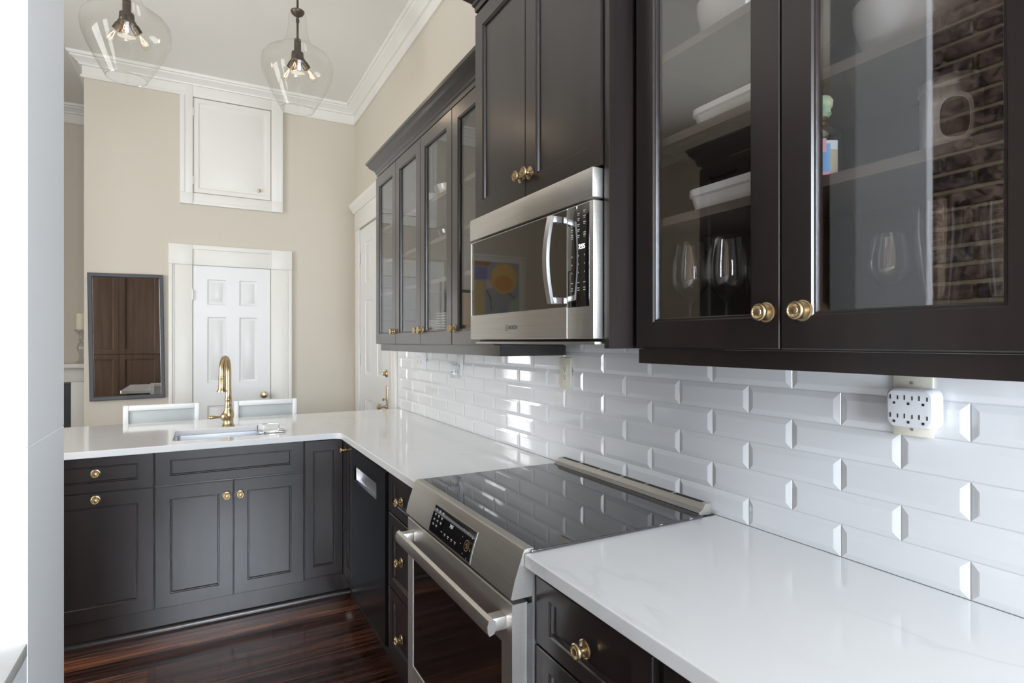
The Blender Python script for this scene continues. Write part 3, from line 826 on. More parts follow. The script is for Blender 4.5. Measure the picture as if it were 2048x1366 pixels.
# ------------------------------------------------------------------ upper cabinets
ZU0, ZU1 = 1.394, 2.455
XD = -0.330                                  # door face
SH = (1.717, 1.914, 2.122)
def upper(name, y0, y1, label, doors, shelves=SH, xd=XD, z0=ZU0, z1=ZU1, glass=True, su=0.062):
    """open-fronted carcass with shelves and framed doors; doors = [(ya, yb, knob y)]"""
    xb = xd + 0.0205
    t = thing(name, (xd / 2, (y0 + y1) / 2, z0), label, 'cabinet')
    if not glass:
        carc('body', xb, -0.0125, y0, y1, z0, z1, t)
    else:
        for a, b in ((y0, y0 + 0.016), (y1 - 0.016, y1)): carc('side_panel', xb, -0.0125, a, b, z0, z1, t)
        carc('bottom_panel', xb, -0.0125, y0 + 0.0162, y1 - 0.0162, z0, z0 + 0.018, t)
        carc('top_panel', xb, -0.0125, y0 + 0.0162, y1 - 0.0162, z1 - 0.018, z1, t)
        carc('back_panel', -0.020, -0.0125, y0 + 0.0162, y1 - 0.0162, z0 + 0.0182, z1 - 0.0182, t, 'espresso_in')
        for s in shelves: carc('shelf', -0.298, -0.0205, y0 + 0.0165, y1 - 0.0165, s - 0.020, s, t, 'shelf_wood')
    Mq = FX(xd + 0.020)
    for ya, yb, ky in doors:
        door(t, Mq, ya, yb, z0 + 0.003, z1 - 0.012 if glass else z1 - 0.02, 'glass' if glass else 'panel', su=su, sv=su, kn=(ky, z0 + 0.075) if ky else None, ksc=1.0)
    return t
W4 = 0.4150
ya = 1.9300
upper('wall_cabinet', ya + 3 * W4, ya + 4 * W4, 'single glass-door dark wall cabinet at the end next to the entrance door', [(ya + 3 * W4 + 0.002, ya + 4 * W4 - 0.001, ya + 3 * W4 + 0.030)])
upper('wall_cabinet', ya + W4, ya + 3 * W4, 'double glass-door dark wall cabinet holding plate stacks', [(ya + 2 * W4 + 0.0015, ya + 3 * W4 - 0.002, ya + 2 * W4 + 0.030), (ya + W4 + 0.002, ya + 2 * W4 - 0.0015, ya + 2 * W4 - 0.030)])
upper('wall_cabinet', ya, ya + W4, 'single glass-door dark wall cabinet tucked against the microwave', [(ya + 0.001, ya + W4 - 0.002, ya + W4 - 0.032)])
upper('wall_cabinet', 0.300, 1.1290, 'large glass-door dark wall cabinet above the near worktop holding wine glasses', [(0.7165, 1.1280, 0.745), (0.301, 0.7135, 0.668)])
upper('wall_cabinet', 1.1675, 1.9285, 'dark solid-door wall cabinet above the microwave', [(1.5565, 1.9270, 1.5800), (1.1690, 1.5535, 1.5280)], xd=-0.410, z0=1.8595, z1=2.640, glass=False, su=0.060)

# crown on the far cabinets, on the tall one and over the near one
KC = lambda z: [(0, z), (0.012, z), (0.014, z + 0.018), (0.020, z + 0.024), (0.022, z + 0.034), (0.036, z + 0.046), (0.052, z + 0.060), (0.060, z + 0.076), (0.068, z + 0.080), (0.070, z + 0.094), (0, z + 0.094)]
bm = bm_new(); sweep(bm, KC(2.4555), [(-0.310, 1.931), (-0.310, 3.590), (-0.013, 3.590)], 1)
tag(obj('cabinet_crown', bm, 'espresso', angle=25), 'dark stepped crown moulding along the far glass cabinets', 'moulding')
bm = bm_new(); sweep(bm, KC(2.6405), [(-0.013, 1.167), (-0.392, 1.167), (-0.392, 1.929), (-0.013, 1.929)], 1)
tag(obj('cabinet_crown', bm, 'espresso', angle=25), 'dark crown moulding on top of the taller cabinet above the microwave', 'moulding')
bm = bm_new(); sweep(bm, KC(2.4555), [(-0.310, 0.300), (-0.310, 1.128)], 1)
tag(obj('cabinet_crown', bm, 'espresso', angle=25), 'dark crown moulding on the near wine-glass cabinet', 'moulding')
# light rails
bm = bm_new(); sweep(bm, [(0, 1.356), (0.018, 1.356), (0.018, 1.3935), (0, 1.3935)], [(-0.013, 1.9355), (-0.293, 1.9355), (-0.293, 3.525), (-0.013, 3.525)], 1)
tag(obj('light_rail', bm, 'espresso'), 'dark light rail strip under the far glass cabinets', 'moulding')
bm = bm_new(); sweep(bm, [(0, 1.3565), (0.018, 1.3565), (0.018, 1.3935), (0, 1.3935)], [(-0.293, 0.305), (-0.293, 1.120), (-0.013, 1.120)], 1)
tag(obj('light_rail', bm, 'espresso'), 'dark light rail strip under the near wine-glass cabinet', 'moulding')
# end panel beside the microwave
bm = bm_new(); box(bm, -0.402, -0.0125, 1.1445, 1.1655, 1.394, 2.64, 0.0012, 1)
tag(obj('end_panel', bm, 'espresso'), 'tall dark purple-brown end panel between microwave and near cabinet', 'panel')

# ------------------------------------------------------------------ microwave
t = thing('microwave', (-0.22, 1.55, 1.42), 'stainless over-the-range microwave with dark window and bow handle', 'microwave')
Y0, Y1 = 1.1735, 1.9265
carc('body', -0.392, -0.0125, Y0 + 0.004, Y1 - 0.004, 1.412, 1.8575, t, 'black_plastic')
bm = bm_new(); box(bm, -0.432, -0.3925, Y0, Y1, 1.780, 1.8570, 0.003); obj('top_grille', bm, 'steel', t)
MM = FX(-0.3925)
bm = bm_new()
R = rect_loops(bm, MM, [(1.2915, Y1, 1.419, 1.7735, 0), (1.2915, Y1, 1.419, 1.7735, 0.035), (1.2925, Y1 - 0.003, 1.4215, 1.7715, 0.0375), (1.2930, 1.9150, 1.506, 1.7700, 0.0375), (1.2940, 1.9140, 1.507, 1.7690, 0.0345)])
bmesh.ops.remove_doubles(bm, verts=bm.verts, dist=1e-5)
md = obj('door', bm, 'steel', t)
bm = bm_new(); mbox(bm, MM, 1.2935, 1.9145, 1.5065, 1.7695, 0.002, 0.0365); obj('window_glass', bm, 'microwave_glass', md)
bm = bm_new()
n = 14
def bow(i, d): 
    f_ = i / n; z = 1.515 + (1.755 - 1.515) * f_
    return (-0.458 - 0.016 * math.sin(PI * f_) - d, z)
inner = [bow(i, 0) for i in range(n + 1)]; outer_ = [bow(i, 0.010) for i in range(n + 1)]
prism(bm, outer_ + list(reversed(inner)), lambda q, k: (q[0], (1.312, 1.333)[k], q[1]))
box(bm, -0.462, -0.4305, 1.312, 1.333, 1.515, 1.533, 0.002); box(bm, -0.462, -0.4305, 1.312, 1.333, 1.737, 1.755, 0.002)
obj('handle', bm, 'steel_bright', md, angle=30)
lg = lettering('brand_lettering', 'BOSCH', 0.0175, (-0.4303, 1.598, 1.4565), (0, -1, 0), (0, 0, 1), 'print_grey', md)
bm = bm_new()
for k in range(32):
    a0, a1 = 2 * PI * k / 32, 2 * PI * (k + 1) / 32
    bm.faces.new([bm.verts.new((-0.4302, 1.641 + math.cos(a) * r, 1.4565 + math.sin(a) * r)) for a, r in ((a0, 0.0095), (a0, 0.0110), (a1, 0.0110), (a1, 0.0095))])
for z in (1.4525, 1.4585): bm.faces.new([bm.verts.new((-0.4302, yy, zz)) for yy, zz in ((1.647, z), (1.635, z), (1.635, z + 0.0018), (1.647, z + 0.0018))])
for yy in (1.6365, 1.6450): bm.faces.new([bm.verts.new((-0.4302, a, b)) for a, b in ((yy, 1.4500), (yy + 0.0015, 1.4500), (yy + 0.0015, 1.4630), (yy, 1.4630))])
obj('brand_emblem', bm, 'print_grey', md)
bm = bm_new(); box(bm, -0.4300, -0.3925, Y0, 1.2890, 1.419, 1.7735, 0.003); cs = obj('control_side', bm, 'steel', t)
bm = bm_new(); box(bm, -0.4310, -0.4255, 1.1900, 1.2888, 1.503, 1.7705, 0.001); cg = obj('control_glass', bm, 'black_glass', cs)
bm = bm_new()
for yy, zz in ((1.205, (1.752, 1.738, 1.722, 1.695, 1.689)), (1.232, (1.748, 1.734, 1.719, 1.705, 1.690)), (1.262, (1.722, 1.708, 1.695, 1.689))):
    for z in zz:
        mbox(bm, FX(-0.4310), yy, yy + 0.010, z, z + 0.0022, 0, 0.0003); mbox(bm, FX(-0.4310), yy + 0.002, yy + 0.009, z - 0.0045, z - 0.0028, 0, 0.0003)
for yy in (1.209, 1.236, 1.266):
    for z in (1.636, 1.614, 1.592): mbox(bm, FX(-0.4310), yy, yy + 0.0022, z, z + 0.0035, 0, 0.0003)
    for z in (1.552, 1.546, 1.566): mbox(bm, FX(-0.4310), yy - 0.003, yy + 0.006, z, z + 0.002, 0, 0.0003)
obj('key_print', bm, 'print_white', cg)['kind'] = 'stuff'
lettering('clock_digits', '7:55', 0.017, (-0.4314, 1.222, 1.660), (0, -1, 0), (0, 0, 1), 'display', cg)
bm = bm_new(); box(bm, -0.418, -0.05, Y0 + 0.01, Y1 - 0.02, 1.404, 1.4118, 0.002); obj('underside_plate', bm, 'steel', t)

# ------------------------------------------------------------------ crockery and glassware
def lathe_obj(name, prof, loc, mat, label=None, cat=None, group=None, seg=36, parent=None, angle=50):
    bm = bm_new(); lathe(bm, prof, loc, 'z', seg)
    o = obj(name, bm, mat, parent, angle=angle)
    if label: tag(o, label, cat, group)
    return o
def shell(prof, th=0.0012):
    """thin-walled vessel: outer profile then back down inside"""
    return prof + [(max(r - th, 0.0), h + (th if i == 0 else 0)) for i, (r, h) in reversed(list(enumerate(prof))) if h >= prof[0][1]]
def wine(loc, h, rb, hs, label, group):
    foot = rb * 0.82; bowl = h - hs
    out = [(0, 0), (foot, 0), (foot, 0.0015), (0.010, 0.006), (0.0042, 0.016), (0.0038, hs - 0.012), (0.008, hs - 0.002), (rb * 0.55, hs + bowl * 0.10), (rb * 0.90, hs + bowl * 0.25), (rb, hs + bowl * 0.42),
           (rb * 0.97, hs + bowl * 0.60), (rb * 0.86, hs + bowl * 0.82), (rb * 0.74, h)]
    inn = [(rb * 0.74 - 0.0012, h), (rb * 0.86 - 0.0012, hs + bowl * 0.82), (rb * 0.97 - 0.0012, hs + bowl * 0.60), (rb - 0.0012, hs + bowl * 0.42), (rb * 0.90 - 0.0012, hs + bowl * 0.26), (rb * 0.54, hs + bowl * 0.12), (0, hs + bowl * 0.06)]
    return lathe_obj('wine_glass', out + inn, loc, 'wine_glass', label, 'wine glass', group, 40)
ZF = 1.4125
wine((-0.215, 1.055, ZF), 0.248, 0.046, 0.098, 'large wine glass farthest along the lower shelf of the near cabinet', 'wine glasses in the near cabinet')
wine((-0.200, 0.955, ZF), 0.250, 0.047, 0.098, 'large wine glass in the middle behind the near cabinet door', 'wine glasses in the near cabinet')
wine((-0.095, 0.925, ZF), 0.248, 0.046, 0.098, 'large wine glass half hidden by the stile of the near cabinet door', 'wine glasses in the near cabinet')
wine((-0.194, 0.590, ZF), 0.196, 0.036, 0.096, 'small wine glass standing beside the tall beer glasses', 'wine glasses in the near cabinet')
def pilsner(loc, h, rt, label):
    out = [(0, 0), (rt * 0.62, 0), (rt * 0.62, 0.004), (rt * 0.52, 0.010), (rt * 0.60, 0.06), (rt * 0.84, h * 0.55), (rt * 1.0, h * 0.80), (rt * 0.97, h)]
    inn = [(rt * 0.97 - 0.0014, h), (rt - 0.0014, h * 0.80), (rt * 0.84 - 0.0014, h * 0.55), (rt * 0.58, 0.062), (rt * 0.44, 0.016), (0, 0.014)]
    lathe_obj('beer_glass', out + inn, loc, 'wine_glass', label, 'glass', 'beer glasses in the near cabinet', 40)
pilsner((-0.190, 0.508, ZF), 0.236, 0.041, 'tall clear beer glass below the steel canister')
pilsner((-0.205, 0.415, ZF), 0.215, 0.036, 'tall clear beer glass nearest the photo edge in the near cabinet')
# bottle
lb = lathe_obj('bottle', [(0, 0), (0.033, 0), (0.035, 0.003), (0.035, 0.078), (0.030, 0.094), (0.016, 0.106), (0.012, 0.116), (0.011, 0.128), (0.009, 0.128), (0.010, 0.116), (0.014, 0.107), (0.028, 0.094), (0.033, 0.078), (0.033, 0.006), (0, 0.006)],
               (-0.262, 0.676, SH[0]), 'wine_glass', 'clear glass bottle with green stopper and painted label on the middle shelf', 'bottle')
bm = bm_new(); lathe(bm, [(0, 0), (0.011, 0.0), (0.017, 0.006), (0.0155, 0.014), (0.019, 0.020), (0.0195, 0.030), (0.015, 0.038), (0, 0.041)], (-0.262, 0.676, SH[0] + 0.1215), 'z', 20)
for v in bm.verts: v.co += Vector((random.uniform(-1, 1), random.uniform(-1, 1), 0)) * 0.0012
obj('stopper', bm, 'bottle_green', lb)
def cyl_patch(bm, c, r, a0, a1, z0, z1):
    pa = [bm.verts.new((c[0] + r * math.cos(math.radians(a)), c[1] + r * math.sin(math.radians(a)), z0)) for a in [a0 + (a1 - a0) * i / 8 for i in range(9)]]
    pb = [bm.verts.new((c[0] + r * math.cos(math.radians(a)), c[1] + r * math.sin(math.radians(a)), z1)) for a in [a0 + (a1 - a0) * i / 8 for i in range(9)]]
    for i in range(8): bm.faces.new((pa[i], pa[i + 1], pb[i + 1], pb[i]))
cb = (-0.262, 0.676)
for nm, mt, a0, a1, z0, z1, rr in (('label', 'label_tan', 165, 262, 0.006, 0.050, 0.03520), ('label', 'label_pale', 165, 262, 0.0505, 0.068, 0.03520), ('label_print', 'label_blue', 205, 238, 0.010, 0.062, 0.03535), ('label_print', 'label_pink', 190, 226, 0.046, 0.072, 0.03550), ('label_print', 'label_pink', 196, 236, 0.004, 0.010, 0.0355)):
    bm = bm_new(); cyl_patch(bm, cb, rr, a0, a1, SH[0] + z0, SH[0] + z1); obj(nm, bm, mt, lb)
# canister
cc = (-0.180, 0.498)
can = lathe_obj('canister', [(0, 0), (0.043, 0), (0.044, 0.002), (0.044, 0.118), (0.043, 0.120), (0.046, 0.121), (0.046, 0.136), (0.043, 0.139), (0, 0.140)], (cc[0], cc[1], SH[0]), 'canister_steel', 'brushed steel canister with oval window on the middle shelf', 'canister')
bm = bm_new()
def oval(a): 
    return (0.62 * math.copysign(abs(math.cos(a)) ** 0.7, math.cos(a)), 0.040 * math.copysign(abs(math.sin(a)) ** 0.7, math.sin(a)))
N = 40
ring = []
for k in range(N):
    u, v = oval(2 * PI * k / N)
    row_ = []
    for s, rr in ((1.0, 0.0440), (1.0, 0.0462), (0.78, 0.0462), (0.78, 0.0440)):
        a = math.radians(212) + u * s * 0.95; row_.append(bm.verts.new((cc[0] + rr * math.cos(a), cc[1] + rr * math.sin(a), SH[0] + 0.064 + v * (s if s == 1 else 0.82))))
    ring.append(row_)
for k in range(N):
    for j in range(3): bm.faces.new((ring[k][j], ring[(k + 1) % N][j], ring[(k + 1) % N][j + 1], ring[k][j + 1]))
obj('window_ring', bm, 'plastic_white', can)
bm = bm_new()
rows_ = []
for s_ in (0.02, 0.25, 0.5, 0.79):
    vv = []
    for k in range(N):
        u, v = oval(2 * PI * k / N); a = math.radians(212) + u * s_ * 0.95
        vv.append(bm.verts.new((cc[0] + 0.0446 * math.cos(a), cc[1] + 0.0446 * math.sin(a), SH[0] + 0.064 + v * s_ * 1.04)))
    rows_.append(vv)
for a_, b_ in zip(rows_, rows_[1:]):
    for k in range(N): bm.faces.new((a_[k], a_[(k + 1) % N], b_[(k + 1) % N], b_[k]))
bm.faces.new(rows_[0])
obj('oval_window', bm, 'shelf_wood', can)
# casserole dishes
def casserole(x0, x1, y0, y1, z, h, label):
    bm = bm_new(); r = 0.035
    def ring_(ins_, zz, rr): return [bm.verts.new((x, y, zz)) for x, y in rrect(x0 + ins_, x1 - ins_, y0 + ins_, y1 - ins_, rr)]
    L = [ring_(0.020, z, 0.02), ring_(0.012, z + 0.006, 0.026), ring_(0.006, z + h * 0.55, 0.03), ring_(0.005, z + h * 0.62, 0.032), ring_(0, z + h * 0.70, r), ring_(0, z + h, r), ring_(0.004, z + h, r), ring_(0.010, z + h * 0.6, 0.028), ring_(0.020, z + 0.008, 0.02)]
    for a, b in zip(L, L[1:]):
        for k in range(len(a)): bm.faces.new((a[k], a[(k + 1) % len(a)], b[(k + 1) % len(a)], b[k]))
    bm.faces.new(L[0]); bm.faces.new(L[-1])
    tag(obj('baking_dish', bm, 'porcelain'), label, 'dish', 'white baking dishes in the near cabinet')
casserole(-0.285, -0.09, 0.725, 1.000, SH[1], 0.044, 'white rectangular baking dish on the upper middle shelf')
casserole(-0.290, -0.09, 0.725, 1.005, SH[0], 0.052, 'white rectangular baking dish on the shelf above the wine glasses')
def bowl(loc, r, h, mat, label, group, cat='bowl'):
    return lathe_obj('bowl', [(0, 0), (r * 0.42, 0), (r * 0.44, 0.004), (r * 0.62, h * 0.10), (r * 0.86, h * 0.42), (r * 0.97, h * 0.75), (r, h), (r - 0.004, h), (r * 0.93, h * 0.75), (r * 0.80, h * 0.42), (r * 0.55, h * 0.16), (0, h * 0.10)], loc, mat, label, cat, group)
bowl((-0.165, 0.555, SH[1]), 0.105, 0.115, 'porcelain', 'big white bowl on the upper shelf behind the door by the brick reflection', 'white bowls in the near cabinet')
bowl((-0.180, 0.945, SH[2]), 0.090, 0.100, 'porcelain', 'white bowl on the top shelf above the baking dishes', 'white bowls in the near cabinet')
# far cabinets
def plate_prof(r): return [(0, 0), (r * 0.58, 0), (r * 0.60, 0.003), (r, 0.012), (r, 0.014), (r * 0.62, 0.006), (0, 0.005)]
bmq = bm_new(); lathe(bmq, plate_prof(0.120), (0, 0, 0), 'z', 36); big_plate = mesh_from(bmq, 'plate'); big_plate.materials.append(MATS['porcelain'])
bmq = bm_new(); lathe(bmq, plate_prof(0.092), (0, 0, 0), 'z', 36); small_plate = mesh_from(bmq, 'plate'); small_plate.materials.append(MATS['porcelain'])
for me, cx_, cy_, nn, lab, gr in ((big_plate, -0.165, 2.640, 11, 'white dinner plate, %s in the broad stack behind glass', 'stack of dinner plates'), (small_plate, -0.165, 2.985, 9, 'white side plate, %s in the narrow stack behind glass', 'stack of side plates')):
    for k in range(nn):
        od_ = ('lowest', 'second lowest', 'third lowest', 'fourth from the bottom', 'fifth from the bottom', 'sixth from the bottom', 'seventh from the bottom', 'eighth from the bottom', 'ninth from the bottom', 'tenth from the bottom')
        which = 'topmost' if k == nn - 1 else od_[k]
        tag(place_mesh('plate', me, (cx_, cy_, ZF + k * 0.0125)), lab % which, 'plate', gr)
bowl((-0.165, 2.700, SH[2]), 0.105, 0.075, 'porcelain', 'white bowl on the top shelf behind the double glass doors', 'bowls in the far cabinets')
bowl((-0.165, 3.020, SH[2]), 0.085, 0.10, 'porcelain', 'deep white bowl on the top shelf near the far end', 'bowls in the far cabinets')
bowl((-0.180, 2.700, SH[1]), 0.075, 0.060, 'wine_glass', 'clear glass bowl on the middle shelf behind the double doors', 'bowls in the far cabinets')
lathe_obj('pitcher', [(0, 0), (0.045, 0), (0.052, 0.02), (0.055, 0.07), (0.046, 0.12), (0.040, 0.14), (0.046, 0.16), (0.043, 0.16), (0.037, 0.14), (0.043, 0.12), (0.051, 0.07), (0.048, 0.02), (0, 0.008)], (-0.160, 2.475, SH[1]), 'porcelain', 'white pitcher on the middle shelf beside the glass bowl', 'pitcher')
bowl((-0.165, 2.130, SH[2]), 0.085, 0.07, 'wine_glass', 'clear glass bowl on the top shelf of the cabinet against the microwave', 'bowls in the far cabinets')

# ------------------------------------------------------------------ sink, faucet, sponge caddy
bm = bm_new()
SX0, SX1, SY0, SY1 = -1.437, -0.968, 3.308, 3.707
def rg(i, z, r): return [bm.verts.new((x, y, z)) for x, y in rrect(SX0 + i, SX1 - i, SY0 + i, SY1 - i, r)]
L = [rg(-0.012, 0.8812, 0.04), rg(0.0, 0.8812, 0.035), rg(0.006, 0.70, 0.035), rg(0.03, 0.675, 0.03), rg(0.033, 0.672, 0.03), rg(0.004, 0.69, 0.036), rg(-0.012, 0.878, 0.04)]
bmesh.ops.recalc_face_normals(bm, faces=bm.faces)
for a, b in zip(L[:4], L[1:4]):
    for k in range(len(a)): bm.faces.new((a[k], a[(k + 1) % len(a)], b[(k + 1) % len(a)], b[k]))
bm.faces.new(L[3])
for l in L[4:]:
    for v in l: bm.verts.remove(v)
sk = tag(obj('sink', bm, 'steel_sink'), 'undermount stainless sink cut into the peninsula worktop', 'sink')
bm = bm_new(); lathe(bm, [(0, 0.001), (0.040, 0.001), (0.043, 0.003), (0.045, 0.0005), (0.045, 0.0), (0, 0.0)], (-1.20, 3.51, 0.6755), 'z', 28); obj('drain', bm, 'chrome', sk)

fx, fy = -1.162, 3.765
t = thing('faucet', (fx, fy, 0.914), 'polished brass gooseneck faucet with side lever behind the sink', 'faucet')
bm = bm_new()
lathe(bm, [(0, 0.0), (0.033, 0.0), (0.034, 0.004), (0.029, 0.010), (0.0265, 0.016), (0.026, 0.045), (0.030, 0.052), (0.031, 0.066), (0.028, 0.082), (0.022, 0.098), (0.0195, 0.112), (0.021, 0.115), (0.021, 0.119), (0.0185, 0.122), (0.0185, 0.150), (0.0205, 0.154), (0.0205, 0.159), (0.0175, 0.163), (0.0165, 0.20), (0.0165, 0.215)], (fx, fy, 0.9142), 'z', 32)
obj('body', bm, 'brass', t, angle=50)
bm = bm_new()
ux, uy = -0.24, -0.97
R_ = 0.080; pts = [(fx, fy, 1.120)]; zc = 1.236
pts += [(fx, fy, zc - 0.05), (fx, fy, zc)]
for k in range(1, 17):
    a = PI * k / 16; s = R_ * (1 - math.cos(a)); pts.append((fx + ux * s, fy + uy * s, zc + R_ * math.sin(a) * 1.0))
pts.append((fx + ux * 2 * R_, fy + uy * 2 * R_, zc - 0.02))
tube(bm, pts, 0.0155, 20); obj('spout', bm, 'brass', t, angle=50)
bm = bm_new(); ex_, ey_ = fx + ux * 2 * R_, fy + uy * 2 * R_
lathe(bm, [(0.0155, 0.0), (0.0175, -0.004), (0.0175, -0.010), (0.0165, -0.014), (0.0180, -0.060), (0.020, -0.075), (0.026, -0.085), (0.026, -0.090), (0.018, -0.090), (0, -0.088)], (ex_, ey_, zc - 0.018), 'z', 28); obj('spray_head', bm, 'brass', t, angle=50)
bm = bm_new(); dv = Vector((-0.80, -0.60, 0))
lathe(bm, [(0, 0.020), (0.021, 0.020), (0.023, 0.026), (0.023, 0.034), (0.016, 0.040), (0.010, 0.044), (0, 0.046)], (fx, fy, 0.9142 + 0.056), dv, 24)
lv = obj('lever_rosette', bm, 'brass', t)
bm = bm_new(); c0 = Vector((fx, fy, 0.971)) + dv * 0.034
tube(bm, [c0 + Vector((-0.012, 0.004, 0)) * 0, c0 + Vector((-0.025, -0.004, 0.0)), c0 + Vector((-0.055, -0.010, 0.001)), c0 + Vector((-0.066, -0.012, 0.001)), c0 + Vector((-0.072, -0.0135, 0.001)), c0 + Vector((-0.078, -0.015, 0.001))], [0.006, 0.0065, 0.0105, 0.0115, 0.007, 0.003], 16)
obj('lever', bm, 'brass', lv, angle=50)

t = thing('sponge_caddy', (-0.96, 3.40, 0.914), 'chrome wire sponge caddy with lid hooked over the sink rim', 'caddy')
bm = bm_new(); box(bm, -1.005, -0.895, 3.345, 3.425, 0.9146, 0.926, 0.004); obj('tray', bm, 'chrome', t)
bm = bm_new(); tube(bm, [(-1.03, 3.435, 0.916), (-1.03, 3.435, 0.948), (-1.022, 3.435, 0.956), (-0.928, 3.435, 0.956), (-0.920, 3.435, 0.948), (-0.920, 3.435, 0.916)], 0.0032, 10); obj('wire_handle', bm, 'chrome', t)
bm = bm_new(); box(bm, -1.033, -1.005, 3.36, 3.42, 0.9146, 0.919, 0.001); obj('hook', bm, 'chrome', t)

# ------------------------------------------------------------------ outlets and plug-ins
def slot_set(bm, M, cu, cv, k=1.0):
    mbox(bm, M, cu + 0.0052 * k, cu + 0.0072 * k, cv - 0.002 * k, cv + 0.0062 * k, 0, 0.0004); mbox(bm, M, cu - 0.0072 * k, cu - 0.0052 * k, cv - 0.002 * k, cv + 0.0050 * k, 0, 0.0004)
    mbox(bm, M, cu - 0.0020 * k, cu + 0.0020 * k, cv - 0.0105 * k, cv - 0.0062 * k, 0, 0.0004)
def outlet(yc, zc_, label, mat='plastic_ivory', gang=1, sockets=True):
    t = thing('wall_outlet', (0, yc, zc_ - 0.06), label, 'outlet')
    w = 0.038 * gang if gang == 1 else 0.060 * gang
    bm = bm_new(); box(bm, -0.0165, -0.0095, yc - w, yc + w, zc_ - 0.0625, zc_ + 0.0625, 0.0025); pl = obj('plate', bm, mat, t)
    if sockets:
        for g in range(gang):
            y = yc + (g - (gang - 1) / 2) * 0.055
            bm = bm_new(); box(bm, -0.0185, -0.0166, y - 0.0165, y + 0.0165, zc_ - 0.034, zc_ + 0.034, 0.0008); rc = obj('receptacle', bm, mat, t)
            bm = bm_new(); M_ = FX(-0.0185)
            for dz in (0.017, -0.015): slot_set(bm, M_, y, zc_ + dz)
            obj('slots', bm, 'slot_dark', rc)
    for dz in (0.048, -0.048):
        bm = bm_new(); lathe(bm, [(0, 0), (0.0035, 0), (0.003, 0.0012), (0, 0.0014)], (-0.0165, yc, zc_ + dz), 'x-', 10); obj('screw', bm, 'steel_bright' if not sockets else mat, pl)
    return t
outlet(1.916, 1.286, 'ivory duplex outlet on the tiles between range and microwave', 'plastic_ivory')
outlet(3.66, 1.292, 'pale double outlet plate on the tiles near the entrance door', 'plastic_white', 2)
outlet(2.985, 1.285, 'pale outlet plate on the tiles carrying the air freshener', 'plastic_white', 1, False)
outlet(0.639, 1.279, 'ivory outlet plate behind the six-way plug adapter', 'plastic_ivory', 1, False)
t = thing('plug_adapter', (-0.03, 0.629, 1.235), 'white six-socket plug adapter on the near tiled wall', 'plug adapter')
bm = bm_new()
def rl(i, x, r): return [bm.verts.new((x, y, z)) for y, z in rrect(0.583 + i, 0.675 - i, 1.237 + i, 1.3175 - i, r)]
L = [rl(0.0, -0.0170, 0.016), rl(0.0, -0.040, 0.016), rl(0.002, -0.046, 0.015), rl(0.006, -0.0495, 0.012), rl(0.012, -0.0505, 0.010)]
for a, b in zip(L, L[1:]):
    for k in range(len(a)): bm.faces.new((a[k], a[(k + 1) % len(a)], b[(k + 1) % len(a)], b[k]))
bm.faces.new(L[0]); bm.faces.new(L[-1])
ad = obj('housing', bm, 'plastic_white', t)
for i in range(3):
    for dz in (1.296, 1.2585):
        bm = bm_new(); slot_set(bm, FX(-0.0505), 0.6565 - i * 0.0270, dz, 1.15); obj('slots', bm, 'slot_dark', ad)
t = thing('air_freshener', (-0.03, 3.0, 1.20), 'small plug-in air freshener with clear bottle under the far cabinets', 'air freshener')
bm = bm_new(); box(bm, -0.048, -0.0170, 2.985, 3.035, 1.252, 1.280, 0.006); hs_ = obj('housing', bm, 'label_pale', t)
bm = bm_new(); lathe(bm, [(0, 0), (0.019, 0), (0.021, 0.004), (0.021, 0.030), (0.012, 0.040), (0.012, 0.046), (0, 0.046)], (-0.040, 3.01, 1.205), 'z', 20); obj('bottle', bm, 'crystal', t)

